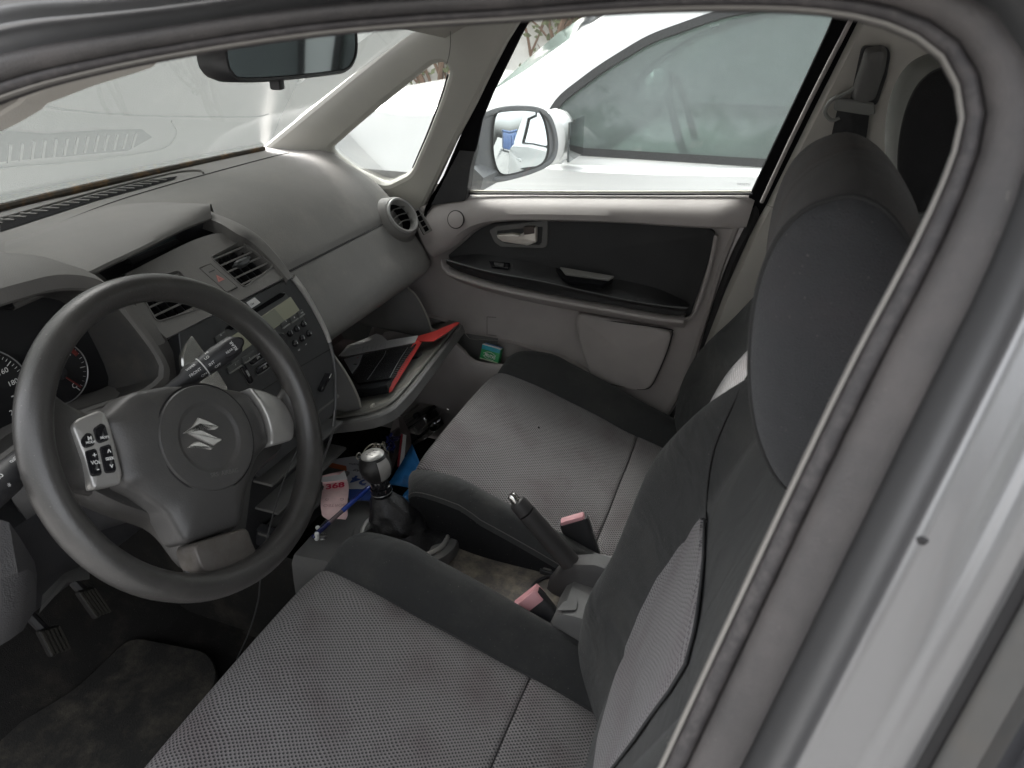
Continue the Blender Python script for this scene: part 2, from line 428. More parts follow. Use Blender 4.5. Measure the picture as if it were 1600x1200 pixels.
def quadpx(px, fr, off=0): return [fr.px(x, y, off) for x, y in px]
def part(name, vf, m, parent, **kw): return mk(name, vf[0], vf[1], m, parent, **kw)
# ================================================================== GROUND AND FAR THINGS
GR = mat('asphalt', (.17, .168, .165), .9, grain=.6, gscale=120, dirt=.5, dcol=(.23, .225, .215), dscale=1.2)
o = mk('ground', [(-60, -60, 0), (60, -60, 0), (60, 60, 0), (-60, 60, 0)], [(0, 1, 2, 3)], GR); tag(o, kind='structure')
WALL = mat('pale_wall', (.84, .81, .75), .9, grain=.3, gscale=60, dirt=.35, dcol=(.5, .47, .4), dscale=1.6)
rows = []
for i in range(41):
    x = -20 + i * .7; rows.append([V((x, 8.0, 0)), V((x, 8.0 + .01 * math.sin(i), 1.2)), V((x, 8.0, 2.6)), V((x, 8.0 + .015 * math.cos(i * 2), 4.2)), V((x, 8.03, 4.22)), V((x, 8.25, 4.22)), V((x, 8.25, 0))])
wvs, wF = loft(rows); o = mk('boundary_wall', wvs, wF, WALL); tag(o, 'tall pale rendered wall behind the parked cars, covered with dry vines', 'wall')
for k, x in enumerate((-15.5, -10.8, -6.1, -1.4, 3.3)):
    pass
# bare climbing vines on the wall
STEM = mat('dry_stem', (.17, .105, .07), .9); LEAF = mat('dry_leaf', (.12, .13, .06), .8, var=.4, dscale=30)
def vine(x0, seed, lab):
    rn = random.Random(seed); t = empty('climbing_vine', (x0, 7.94, 0), lab, 'vine', 'dry vines climbing the pale wall')
    S = MB(); Lf = MB(); tips = []
    def grow(p, d, r, n, lv):
        path = [p.copy()]
        for i in range(n):
            d = (d + V((rn.uniform(-.35, .35), 0, rn.uniform(-.12, .2)))).normalized(); p = p + d * .14; p.y = 7.95 - r
            path.append(p.copy())
            if lv < 3 and rn.random() < .35: grow(p, V((rn.choice((-1, 1)) * rn.uniform(.3, .9), 0, 1)).normalized(), r * .62, int(n * .6), lv + 1)
            if lv > 0:
                for _ in range(1): tips.append(p + V((rn.uniform(-.12, .12), -.02, rn.uniform(-.12, .12))))
        if len(path) > 1:
            vs, F = tube(path, r, 5, rs=[max(r * (1 - .6 * i / len(path)), .004) for i in range(len(path))]); S.add(vs, F)
    for k in range(3): grow(V((x0 + rn.uniform(-.3, .3), 7.95, .0)), V((rn.uniform(-.2, .2), 0, 1)), .035, 28, 0)
    S.build('stem', STEM, t)
    for q in tips:
        a = rn.uniform(0, 6.28); s = rn.uniform(.02, .05); u = V((math.cos(a), -.3, math.sin(a))) * s; w = V((-math.sin(a), -.3, math.cos(a))) * s * .6
        Lf.add([q - u, q - w, q + u, q + w], [(0, 1, 2, 3)])
    o = Lf.build('foliage', LEAF, t, smooth=False); o['kind'] = 'stuff'
for k, x in enumerate((-11.2, -9.0, -7.3, -5.6, -3.9, -2.2, -.4, 1.8)):
    vine(x, 40 + k, ['dry leafless vine climbing the far left end of the pale wall', 'thin brown vine on the pale wall left of the windscreen pillar', 'bare vine on the wall seen through the small corner window',
                     'bare vine on the wall just right of the corner window', 'thick brown vine stem on the wall above the dark car', 'second vine on the wall above the wing mirror', 'vine on the wall hidden behind the white car roof', 'last vine at the right end of the pale wall'][k])

# tall trees behind the photographer: they show as the dark tree line mirrored in the white car's window
TLEAF = mat('tree_leaf', (.05, .065, .03), .7, var=.5, dscale=12)
def tree(x, y, h, seed):
    rn = random.Random(seed); t = empty('tree', (x, y, 0), 'leafy tree behind the photographer, seen only mirrored in the white car window', 'tree', 'trees mirrored in the window glass')
    tr_ = MB(); vs, F = tube([V((x, y, 0)), V((x + .1, y, h * .35)), V((x - .1, y + .1, h * .8))], .2, 10, rs=[.24, .17, .05]); tr_.add(vs, F)
    cl = []
    for k in range(16):
        a = rn.uniform(0, 6.28); z = h * rn.uniform(.35, .95); r = rn.uniform(.6, 2.0) * (1.25 - z / h * .8); c = V((x + r * math.cos(a), y + r * math.sin(a), z)); cl.append(c)
        vs, F = tube([V((x, y, z * .75)), c], .05, 6, rs=[.06, .02]); tr_.add(vs, F)
    tr_.build('trunk', STEM, t); Lf = MB()
    for c in cl:
        for _ in range(150):
            q = c + V((rn.gauss(0, .42), rn.gauss(0, .42), rn.gauss(0, .36))); u = V((rn.uniform(-1, 1), rn.uniform(-1, 1), rn.uniform(-1, 1))).normalized() * .13; w = u.orthogonal().normalized() * .07
            Lf.add([q - u, q - w, q + u, q + w], [(0, 1, 2, 3)])
    o = Lf.build('crown', TLEAF, t, smooth=False); return t
T0 = tree(-7.5, -13, 8.5, 1)
def copy_tree(o, dx, rz):
    c = o.copy(); COL.objects.link(c); c.location.x += dx; c.rotation_euler = (0, 0, rz)
    for ch in list(o.children): d = ch.copy(); COL.objects.link(d); d.parent = c
for k, dx in enumerate((3.2, 6.8, 10.1, 13.6, -3.4)): copy_tree(T0, dx, 1.1 * (k + 1))
# ------------------------------------------------------------------ other cars
def other_car(name, label, x0, y0, paint, L=4.2, Wd=1.72, H=1.52, belt=.93, heading=1, hood=0., wb=(.02, .03), bowk=1., with_mirror=True):
    """car pointing to -x, nearest side face on y0; x0 = base of its windscreen"""
    s = 1 if heading > 0 else -1
    t = empty(name, (x0, y0 + Wd / 2, 0), label, 'car')
    low = [(-1.05, .28), (-1.12, .5), (-1.05, .72), (-.80, .84 + hood * .7), (-.3, .93 + hood), (.0, belt + .06 + hood * 1.3), (.30, belt + hood * 2.0 + .01), (.46, belt), (1.5, belt + .03), (2.6, belt + .06), (2.95, belt + .02), (3.05, .75), (3.08, .4), (2.95, .25), (1, .2), (-.6, .2)]
    lp = cr([V((a, 0, b)) for a, b in low], 4, True)
    def sec(y, ins):
        c = V((1., 0, .6)); return [V((x0 + s * (c.x + (p.x - c.x) * (1 - ins)), y, c.z + (p.z - c.z) * (1 - ins * 1.6))) for p in lp]
    rows = [sec(y0 + .12, .06), sec(y0 + .04, .02), sec(y0, 0) , sec(y0 - .0, -.0)]
    rows = [sec(y0 + .05, .05), sec(y0 + .012, .012), sec(y0, .0), sec(y0, .0)]
    ring = [sec(y0 + .06, .06), sec(y0 + .02, .022), sec(y0 + .0, .0)]
    far = [sec(y0 + Wd, .0), sec(y0 + Wd - .02, .022)[:], sec(y0 + Wd - .06, .06)]
    far = [sec(y0 + Wd - .0, .022), sec(y0 + Wd + .0, .06)]
    vs, F = loft([sec(y0 + .0, .05), sec(y0 + .03, .015), sec(y0 + .09, .0), sec(y0 + Wd - .09, .0), sec(y0 + Wd - .03, .015), sec(y0 + Wd, .05)], closed=True, cap=True)
    part('body', (vs, F), paint, t)
    # cabin: pillars, roof and glass
    tb = .30
    def sy(z, side): d = (z - belt) * tb; return y0 + .05 + d if side == 0 else y0 + Wd - .05 - d
    def sp(x, z, side, out=0): return V((x0 + s * x, sy(z, side) + (-out if side == 0 else out), z))
    ztop = H - .06
    frame_out = [(wb[0], belt + wb[1] + .01), (max(.38, wb[0] + .1), 1.06 + (wb[1] > .1) * .03), (.62, 1.25), (.82, ztop - .07), (1.1, ztop), (1.9, ztop), (2.45, ztop - .06), (2.85, belt + .02), (1.5, belt - .02), (.3, belt - .04)]
    win = [(.50, belt + .03), (.56, 1.03), (.70, 1.135), (.85, 1.225), (1.07, 1.30), (1.30, ztop - .10), (1.52, ztop - .095), (1.60, belt + .03)]
    win2 = [(1.70, belt + .03), (1.68, ztop - .09), (2.1, ztop - .11), (2.35, 1.28), (2.45, belt + .06)]
    for side in (0, 1):
        fr = Fr(sp(0, belt, side), (s, 0, 0), (0, tb if side == 0 else -tb, 1))
        if (fr.n.y < 0) != (side == 0): fr.n = -fr.n
        f2 = lambda P: [V((a, (b - belt) / math.cos(math.atan(tb)))) for a, b in P]
        O = resample(cr([V((a, b, 0)) for a, b in frame_out], 5, True), 60, True); O = [V((p.x, (p.y - belt) / math.cos(math.atan(tb)))) for p in O]
        h1 = rpoly(f2(win), .05); h2 = rpoly(f2(win2), .05)
        vs, F = holed(O, [h1, h2], fr, .04, .006); part('pillar_frame', (vs, F), paint, t)
        for h in (h1, h2):
            g = [fr.p(q.x, q.y, -.015) for q in h]; part('side_window', (g, [tuple(range(len(g)))]), NGL, t, smooth=False)
            I = inset(ccw(h), -.012); J = inset(ccw(h), .014); n = len(I)
            vs, F = loft([[fr.p(q.x, q.y, .001) for q in I], [fr.p(q.x, q.y, .006) for q in I], [fr.p(q.x, q.y, .006) for q in J], [fr.p(q.x, q.y, -.012) for q in J]], closed=True)
            part('window_seal', (vs, F), RUBDK, t)
    roof = []
    for k in range(9):
        f = k / 8; b = math.sin(math.pi * f) * .05
        def rp_(x, z): a = sp(x, z, 0); c = sp(x, z, 1); q = a.lerp(c, f); q.z += b; return q
        roof.append([rp_(x, z) for x, z in ((.80, ztop - .05), (.95, ztop - .01), (1.1, ztop), (1.5, ztop + .01), (1.9, ztop), (2.2, ztop - .02), (2.45, ztop - .06))])
    sheet(roof, 'roof', paint, t, thick=.02)
    ws = []
    for k in range(9):
        f = k / 8; bow = math.sin(math.pi * f) * .10 * bowk
        def wp(x, z, kk=1.): a = sp(x, z, 0, -.02); c = sp(x, z, 1, -.02); q = a.lerp(c, f); q.x -= s * bow * kk; q.z += .02 * math.sin(math.pi * f); return q
        ws.append([wp(*wb[:1], belt + wb[1]), wp(wb[0] + (.8 - wb[0]) * .5, (belt + wb[1] + ztop) / 2 + .01, .7), wp(.80, ztop - .04, .2)])
    sheet(ws, 'windshield', NGL, t)
    rw = []
    for k in range(5):
        a = sp(2.47, ztop - .07, 0, -.02).lerp(sp(2.47, ztop - .07, 1, -.02), k / 4); b = sp(2.86, belt + .04, 0, -.02).lerp(sp(2.86, belt + .04, 1, -.02), k / 4); rw.append([a, b])
    sheet(rw, 'rear_window', NGL, t)
    vs, F = box((x0 + s * 1.5, y0 + Wd / 2, belt - .1), (2.3, Wd - .2, .04)); part('cabin_floor', (vs, F), VOID, t)
    for yy in (y0 + .45, y0 + Wd - .45):
        vs, F = box((x0 + s * 1.75, yy, belt + .12), (.14, .46, .5), bev=.05); part('seat_back', (vs, F), DASHLOW, t)
        vs, F = box((x0 + s * 1.8, yy, belt + .44), (.1, .24, .16), bev=.04); part('headrest', (vs, F), DASHLOW, t)
    vs, F = box((x0 + s * .45, y0 + Wd / 2, belt - .02), (.5, Wd - .25, .12), bev=.04); part('dashboard', (vs, F), DASHLOW, t)
    fr = Fr((x0 + s * .95, y0 + .5, belt + .08), (0, 1, 0), (-s * .4, 0, 1)); P = [fr.p(.18 * math.cos(a), .18 * math.sin(a)) for a in [k * .2618 for k in range(24)]]
    part('steering_wheel', tube(P, .015, 8, True), BLACKP, t)
    for wx in (-.45, 2.25):
        for side in (0, 1):
            yy = y0 + .10 if side == 0 else y0 + Wd - .10; d = -1 if side == 0 else 1
            fr = Fr((x0 + s * wx, yy, .31), (1, 0, 0), (0, 0, 1));
            if fr.n.y * d < 0: fr = Fr((x0 + s * wx, yy, .31), (-1, 0, 0), (0, 0, 1))
            w = part('wheel', lathe([(.31, -.1), (.315, .05), (.30, .11), (.22, .115)], fr, 28), TYRE, t)
            part('rim', lathe([(.21, .09), (.2, .118), (.12, .10), (.05, .115), (.03, .12)], fr, 20), SILV, w)
    if with_mirror:
        for side in (0, 1):
            d = -1 if side == 0 else 1; yy = sy(belt, side) + d * .16
            mb = MB(); rows = []
            for q, (rx, rz) in zip((-.10, -.07, 0, .05, .07), ((.02, .02), (.05, .075), (.075, .088), (.06, .08), (.02, .03))):
                rows.append([V((x0 + s * (.62 + rx * math.cos(a) * .9), yy + d * q * 1.15, belt + .10 + rz * math.sin(a))) for a in [k * math.pi / 8 for k in range(16)]])
            mr = part('wing_mirror', loft(rows, closed=True, cap=True), paint, t)
            vs, F = box((x0 + s * .62, yy - d * .10, belt + .035), (.07, .10, .03), bev=.01); part('mirror_foot', (vs, F), BLACKP, mr)
            vs, F = box((x0 + s * .692, yy, belt + .10), (.008, .17, .12), bev=.003); part('mirror_glass', (vs, F), MIRRORD, mr)
    for side in (0, 1):
        d = -1 if side == 0 else 1; yy = y0 - .004 if side == 0 else y0 + Wd + .004
        for hx in (1.42, 2.38):
            vs, F = box((x0 + s * hx, yy, belt - .14), (.16, .03, .025), bev=.01); part('door_handle', (vs, F), paint, t)
    for yy in (y0 + .28, y0 + Wd - .28):
        vs, F = box((x0 - s * 1.02, yy, .72), (.16, .3, .13), bev=.05); part('headlight', (vs, F), CLEARP, t)
        vs, F = box((x0 + s * 3.03, yy, .74), (.08, .2, .3), bev=.03); part('tail_light', (vs, F), mat('lamp_red', (.5, .03, .02), .25, coat=.5), t)
    for bx_ in (-1.1, 3.06):
        vs, F = box((x0 + s * bx_, y0 + Wd / 2, .42), (.06, Wd - .5, .14), bev=.02); part('bumper_grille', (vs, F), BLACKP, t)
        vs, F = box((x0 + s * (bx_ + (.03 if bx_ > 0 else -.03)), y0 + Wd / 2, .55), (.012, .52, .11), bev=.003); part('number_plate', (vs, F), PAPER, t)
    return t
other_car('parked_car', 'white car parked alongside, its front door window filling our passenger window', -1.30, 2.36, WPAINT, belt=.845, H=1.50, hood=.08, wb=(.26, .17), bowk=.5)
other_car('parked_car', 'dark car parked beyond the white car, only its bonnet and windscreen showing', -.95, 4.7, DPAINT, belt=.90, H=1.27)
other_car('parked_car', 'pale cream car parked behind, seen only in the wing mirror', 5.2, 4.9, mat('cream_paint', (.62, .56, .44), .25, coat=.6), belt=.95, H=1.6)
# blue container seen in the wing mirror
t = empty('rubbish_container', (10.0, 4.35, 0), 'blue container standing behind the cars, seen in the wing mirror', 'container')
CB = mat('container_blue', (.04, .075, .17), .45, dirt=.3)
vs, F = box((10.0, 4.35, .75), (1.1, 1.5, 1.1), bev=.04); part('body', (vs, F), CB, t)
vs, F = box((10.0, 4.35, 1.36), (1.2, 1.6, .12), bev=.04); part('lid', (vs, F), CB, t)
for i in range(6):
    vs, F = box((9.43, 3.75 + i * .24, .72), (.05, .06, .9), bev=.01); part('rib', (vs, F), CB, t)
for i in (-.6, .6):
    fr = Fr((10.0, 4.35 + i, .1), (1, 0, 0), (0, 0, 1)); part('wheel', lathe([(.1, -.03), (.1, .03)], fr, 14), TYRE, t)

# ================================================================== THE CAR WE LOOK INTO
CAR = empty('hatchback_car', (-.4, .84, 0), 'silver hatchback with dusty grey interior, seen through its open driver doorway', 'car')
YC, YD, YP = .84, .48, 1.20
TB = .33
NEAR = (V((0, .16, .95)), V((0, 1, -TB)).normalized())
FARP = (V((0, 1.52, .95)), V((0, 1, TB)).normalized())
def near(px, py): return at(px, py, pl=NEAR)
def far_(px, py, d=0): return at(px, py, pl=(FARP[0] + FARP[1] * d, FARP[1]))

# ---- driver doorway: painted frame and rubber seal swept round the opening
op = [(-420, 400), (-200, 235), (0, 152), (140, 112), (300, 80), (480, 53), (640, 38), (800, 28), (1000, 14), (1200, 12), (1330, 24), (1420, 52), (1475, 95), (1500, 165), (1487, 240), (1430, 370), (1330, 560), (1240, 745), (1130, 980), (1030, 1195), (930, 1410), (800, 1700), (600, 2300)]
P = [near(x, y) for x, y in op]; PP = resample(cr(P, 8), 150)
scl = []
for p in PP:
    q = p - CAMO; d = V((right.dot(q), up.dot(q), fwd.dot(q))); sx_ = 800 + FPX * d.x / d.z; sy_ = 600 - FPX * d.y / d.z
    scl.append(interp([(-400, .55), (0, .46), (500, .36), (900, .30), (1200, .34), (1400, .5), (1500, .72)], sx_) if sy_ < 120 and sx_ < 1500 else interp([(90, .62), (200, .8), (500, .95), (1200, 1.0)], sy_))
for _ in range(30): scl = [(scl[max(i - 1, 0)] + scl[i] + scl[min(i + 1, len(scl) - 1)]) / 3 for i in range(len(scl))]
def sweep(prof, name, m, **kw):
    rows = []
    for i, p in enumerate(PP):
        T = (PP[min(i + 1, len(PP) - 1)] - PP[max(i - 1, 0)]).normalized()
        out = T.cross(NEAR[1]).normalized()
        if out.dot(p - V((-.35, .2, 1.1))) < 0: out = -out
        rows.append([p + out * a * scl[i] - NEAR[1] * b * (0.5 + .5 * scl[i]) for a, b in prof])
    vs, F = loft(rows); return mk(name, vs, F, m, CAR, **kw)
def arc(cx, cy, r, a0, a1, n): return [(cx + r * math.cos(R(a0 + (a1 - a0) * k / n)), cy + r * math.sin(R(a0 + (a1 - a0) * k / n))) for k in range(n + 1)]
sweep([(.0012, -.006), (.0004, -.0035), (.0008, -.0015), (.0018, -.001), (.0028, -.003)], 'trim_edge', mat('edge_trim', (.20, .19, .175), .55))
sweep([(.0028, -.012)] + arc(.0062, -.001, .0036, 180, 0, 6) + [(.0098, -.0045)], 'door_seal_lip', mat('speckled_rubber', (.032, .029, .030), .6, grain=.1, gscale=900, dirt=.35, dcol=(.15, .135, .13), dscale=90, thr=.45))
sweep([(.0098, -.0045)] + arc(.0185, 0, .0088, 170, 0, 9) + [(.0275, -.012)], 'door_seal', RUBBER)
sweep([(.0265, -.012), (.0305, -.015)], 'seal_gap', RUBDK)
sweep(cr([V((a, b)) for a, b in [(.0300, -.016), (.0310, -.012), (.036, -.0085), (.0425, -.0040), (.0450, -.0008), (.0475, .0008), (.0505, .0006), (.056, .0000), (.0615, .0002), (.0640, .0012), (.0662, .0032), (.0690, .0042), (.0720, .0036), (.0765, .0018), (.0800, -.0010)]], 4), 'door_frame', PAINT, angle=60)
sweep([(.0795, -.002), (.0815, -.005), (.087, -.005)], 'lock_strip', RUBDK)
# dimpled rubber strip beside the painted frame, and the pinch flange behind it
b_ = MB()
for i in range(96, 148):
    for s_ in (0, .33, .66):
        p = PP[i].lerp(PP[i + 1], s_) if i + 1 < len(PP) else PP[i]
        T = (PP[min(i + 1, len(PP) - 1)] - PP[i - 1]).normalized(); out = T.cross(NEAR[1]).normalized()
        if out.dot(p - V((-.35, .2, 1.1))) < 0: out = -out
        q = p + out * .0835 * scl[i] + NEAR[1] * .004
        m3 = Matrix((out, T, NEAR[1])).transposed(); vs, F = box(q, (.0050, .0024, .005), m3); b_.add(vs, F)
o = b_.build('seal_tooth', RUBDK, CAR); o['kind'] = 'stuff'
sweep([(.086, -.004), (.0885, -.001), (.096, .0005), (.099, -.002), (.103, -.003)], 'outer_flange', mat('flange_paint', (.085, .083, .08), .45, metal=.3, dirt=.4, dcol=(.12, .10, .08)))
sweep([(.103, -.003), (.109, -.006), (.111, .006), (.16, .010), (.30, .006)], 'rear_door_edge', mat('rear_door_dark', (.055, .055, .06), .25, coat=.3))
# small chip of dirt on the painted pillar
c = at(1441, 845, pl=(NEAR[0] - NEAR[1] * .0008, NEAR[1])); fr = Fr(c, (1, 0, 0), (0, TB, 1)); fr.n = -NEAR[1]
part('paint_chip', dome([V((.0019 * math.cos(a) * (1 + .15 * math.sin(3 * a)), .0017 * math.sin(a))) for a in [k * .393 for k in range(16)]], fr, [(0, 0), (.0004, .0003)]), RUBDK, CAR)
# near windscreen pillar trim seen at the far left
P = [] if True else [near(x, y) + V((0, .05, 0)) for x, y in [(-300, 330), (-80, 240), (0, 190), (25, 168), (48, 160), (120, 128), (240, 92)]]
fr = Fr(NEAR[0] + NEAR[1] * .04, (1, 0, 0), (0, TB, 1)); fr.n = -NEAR[1]; fr.v = fr.n.cross(fr.u)
part('pillar_trim', slab(rpoly([fr.px(x, y) for x, y in [(-300, 20), (260, 40), (215, 97), (120, 127), (46, 156), (40, 164), (20, 176), (0, 188), (-300, 330)]], .003), fr, .004, .0015, -.01), BEIGED, CAR)

# ---- roof, headliner, floor, bulkhead, rear end
def prf(yf, lst): return [V((x, yf, z)) for x, z in lst]
roofc = [(-.66, 1.335), (-.5, 1.40), (-.2, 1.455), (.3, 1.47), (1.0, 1.45), (1.9, 1.36)]
for nm, m, dz in (('headliner', BEIGE, 0), ('roof', PAINT, .035)):
    rows = []
    for k in range(13):
        f = k / 12; y = .27 + (1.41 - .27) * f; b = .05 * math.sin(math.pi * f)
        rows.append([V((x + (.05 * math.sin(math.pi * f) * -1 if i == 0 else 0), y, z + dz + b - .08)) for i, (x, z) in enumerate(roofc)])
    sheet(rows, nm, m, CAR)
for y0_, y1_ in ((.27, .16), (1.41, 1.52)):
    for nm, xa, xb, za, zb in (('roof_rail', -.68, 2.0, 1.30, 1.42),):
        rows = [[V((x, y0_, zb - .03)), V((x, (y0_ + y1_) / 2 - (.0 if y0_ < 1 else 0), (za + zb) / 2 + .01)), V((x, y1_ + (.08 if y0_ < 1 else -.08), za + .02))] for x in (-.62, -.2, .3, .8, 1.4, 1.9)]
        sheet(rows, nm, PAINT, CAR)
rows = [[V((x, y, .205 + (.10 if abs(y - YC) < .09 and x > -.75 else 0) + .006 * math.sin(x * 9 + y * 7))) for y in [.14 + .06 * k for k in range(24)]] for x in [-1.45 + .1 * k for k in range(34)]]
tag(sheet(rows, 'floor_carpet', CARPET, CAR))
sheet([[V((-1.22, y, 1.0)), V((-1.30, y, .8)), V((-1.32, y, .5)), V((-1.12, y, .26)), V((-.98, y, .205))] for y in [.12 + .1 * k for k in range(16)]], 'bulkhead_carpet', CARPET, CAR)
sheet([[V((x, 1.56, .15)), V((x, 1.58, .5)), V((x, 1.56, .93))] for x in (-1.4, -.9, -.75)], 'kick_panel', DASHLOW, CAR)
for yy in (.10, 1.58):
    sheet([[V((x, yy, .12)), V((x, yy, .60)), V((x, yy, .94))] for x in (.02, .5, 1.0, 1.6, 2.0)], 'rear_side_trim', DOORG, CAR)
sheet([[V((2.05, y, .15)), V((2.08, y, .6)), V((2.05, y, .98))] for y in (.1, .5, 1.0, 1.58)], 'tailgate_trim', DOORG, CAR)
sheet([[V((2.05, y, .98)), V((1.92, y * .9 + .084, 1.32))] for y in (.14, .5, 1.0, 1.54)], 'rear_window', SIDEG, CAR)
sheet([[V((x, .11, .16)), V((x, .07, .30)), V((x, .12, .34)), V((x, .16, .30))] for x in (-1.2, -.6, 0, .6)], 'door_sill', PAINT, CAR)
# outside skin: bonnet, wings, rear quarter
BP = mat('car_silver', (.40, .40, .41), .3, metal=.6, coat=.6, var=.03)
rows = []
for k in range(9):
    f = k / 8; y = .02 + 1.64 * f; b = math.sin(math.pi * f) ** .6
    rows.append([V((-1.30 - .12 * b, y, .93 + .06 * b)), V((-1.7, y, .87 + .07 * b)), V((-2.1, y, .80 + .05 * b)), V((-2.28 - .08 * b, y, .66)), V((-2.33 - .1 * b, y, .45)), V((-2.25, y, .25))])
sheet(rows, 'bonnet', BP, CAR)
sheet([[V((x, 1.66, .93 if x > -1.3 else .93 + (x + 1.3) * .13)), V((x, 1.71, .62)), V((x, 1.66, .22))] for x in (-2.25, -1.8, -1.3, -.9)], 'front_wing', BP, CAR)
sheet([[V((x, 1.62, .875 + .045 * (x + .9))), V((x, 1.72, .62)), V((x, 1.66, .22))] for x in (-.9, -.4, 0, .9, 1.6, 2.1)], 'door_skin', BP, CAR)
for wx in (-1.55, .98):
    for yy, d in ((1.60, 1), (.05, -1)):
        fr = Fr((wx, yy, .31), (d * -1, 0, 0), (0, 0, 1)); w = part('wheel', lathe([(.31, -.12), (.315, .04), (.30, .1), (.22, .1)], fr, 28), TYRE, CAR)
        part('rim', lathe([(.21, .08), (.2, .105), (.1, .09), (.04, .1)], fr, 20), SILV, w)
# ---- windscreen, far pillar trims, corner window
wsr = []
for k in range(15):
    f = k / 14; y = .18 + 1.28 * f; b = math.sin(math.pi * f)
    bt = V((-1.20 - .05 * b, y, 1.003 - .0 * b)); tp = V((-.60 - .05 * b, .28 + 1.10 * f, 1.325 + .045 * b))
    wsr.append([bt.lerp(tp, t_) + V((0, 0, .012 * math.sin(math.pi * t_))) for t_ in (0, .25, .5, .75, 1)])
sheet(wsr, 'windshield', WSG, CAR)
part('windshield_seal', tube([r[0] + V((.010, 0, .001)) for r in wsr], .007, 8), mat('rusty_seal', (.05, .04, .03), .7, dirt=.8, dcol=(.32, .17, .05), dscale=9, thr=.5), CAR)
bl = MB(); rows = [[r[0] + V((.004, 0, .004)), r[0].lerp(r[1], .06) + V((.002, 0, .003))] for r in wsr]; vs, F = loft(rows); bl.add(vs, F)
bl.build('windshield_seal', mat('rusty_seal', (.06, .045, .03), .7, dirt=.6, dcol=(.3, .14, .04), dscale=9, thr=.5), CAR)
# pillar trims traced on the far side plane; each has a rolled inner edge
def tracepanel(name, outline, holes, m, plane_off, thick, bev, rnd=None, parent=None):
    fr = Fr(FARP[0] + FARP[1] * plane_off, (1, 0, 0), (0, -TB, 1)); fr.n = -FARP[1]; fr.v = fr.n.cross(fr.u)
    O = [fr.px(x, y) for x, y in outline]; H = [[fr.px(x, y) for x, y in h] for h in holes]
    O = rpoly(O, .006, 3) if rnd is None else rpoly(O, rnd, 4)
    H = [rpoly(h, .022, 5) for h in H]
    return part(name, holed(O, H, fr, thick, bev), m, parent or CAR), fr
# windscreen pillar + divider: closed frame round the corner window
outl = [(404, 236), (520, 140), (640, 41), (700, -40), (900, -60), (830, 5), (815, 30), (790, 70), (765, 118), (740, 170), (712, 222), (685, 280), (660, 330), (636, 330), (560, 300), (450, 262)]
hole = [(512, 238), (555, 200), (605, 158), (650, 122), (676, 101), (694, 100), (701, 112), (690, 150), (668, 208), (640, 272), (600, 292), (550, 268)]
tracepanel('corner_pillar_trim', outl, [hole], BEIGE, -.01, .030, .011)
fr = Fr(FARP[0] + FARP[1] * .012, (1, 0, 0), (0, -TB, 1)); fr.n = -FARP[1]; fr.v = fr.n.cross(fr.u)
H = [fr.px(x, y) for x, y in [(495, 245), (600, 145), (690, 85), (715, 100), (700, 150), (640, 300), (560, 290)]]
g = [fr.p(q.x, q.y, 0) for q in H]; part('corner_window', (g, [tuple(range(len(g)))]), SIDEG, CAR, smooth=False)
fr2 = Fr(FARP[0] + FARP[1] * .004, (1, 0, 0), (0, -TB, 1)); fr2.n = -FARP[1]; fr2.v = fr2.n.cross(fr2.u)
hh = cr([fr2.p(*fr2.px(x, y)) for x, y in [(645, 262), (668, 208), (690, 150), (700, 116)]], 4); part('corner_window_seal', tube(hh, .0022, 6), RUBDK, CAR)
# seam where the two pillar trims meet
hh = cr([far_(x, y, -.0265) for x, y in [(702, 30), (704, 62), (702, 84), (698, 100)]], 4); part('trim_seam', tube(hh, .0007, 5), DASHLOW, CAR)
# dark doorway gap behind the divider, front door window frame (dark), B pillar
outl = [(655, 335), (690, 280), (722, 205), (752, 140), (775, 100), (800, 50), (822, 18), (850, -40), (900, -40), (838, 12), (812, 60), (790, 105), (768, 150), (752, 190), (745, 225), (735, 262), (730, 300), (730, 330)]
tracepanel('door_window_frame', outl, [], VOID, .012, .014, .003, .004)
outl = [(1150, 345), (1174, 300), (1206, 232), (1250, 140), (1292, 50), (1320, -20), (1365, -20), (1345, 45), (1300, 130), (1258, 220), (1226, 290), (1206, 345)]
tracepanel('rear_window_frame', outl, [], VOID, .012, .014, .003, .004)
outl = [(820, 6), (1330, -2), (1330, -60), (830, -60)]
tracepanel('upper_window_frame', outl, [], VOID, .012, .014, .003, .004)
# light seal strip beside the dark frame
hh = cr([far_(x, y, -.004) for x, y in [(1190, 316), (1232, 226), (1276, 136), (1320, 50), (1350, -10)]], 4); part('pillar_seal_strip', tube(hh, .004, 8), DOORG, CAR)
hh = cr([at(x, y, y=1.545) for x, y in [(1184, 300), (1176, 345), (1150, 400), (1127, 460), (1108, 520), (1088, 585), (1060, 640), (1035, 672), (990, 700)]], 5); part('doorway_seal', tube(hh, .011, 8), RUBDK, CAR)
# ---- front passenger door glass
fr = Fr(FARP[0] + FARP[1] * .026, (1, 0, 0), (0, -TB, 1)); fr.n = -FARP[1]; fr.v = fr.n.cross(fr.u)
H = [fr.px(x, y) for x, y in [(725, 305), (770, 140), (830, -20), (1330, -20), (1180, 305)]]
g = [fr.p(q.x, q.y, 0) for q in H]; dg = part('door_window', (g, [tuple(range(len(g)))]), SIDEG, CAR, smooth=False)
q = fr.px(1162, 288); text('SAFETY', fr, q.x, q.y, .008, .0006, parent=dg, m=PAPERG, name='etching')
q = fr.px(1160, 284)
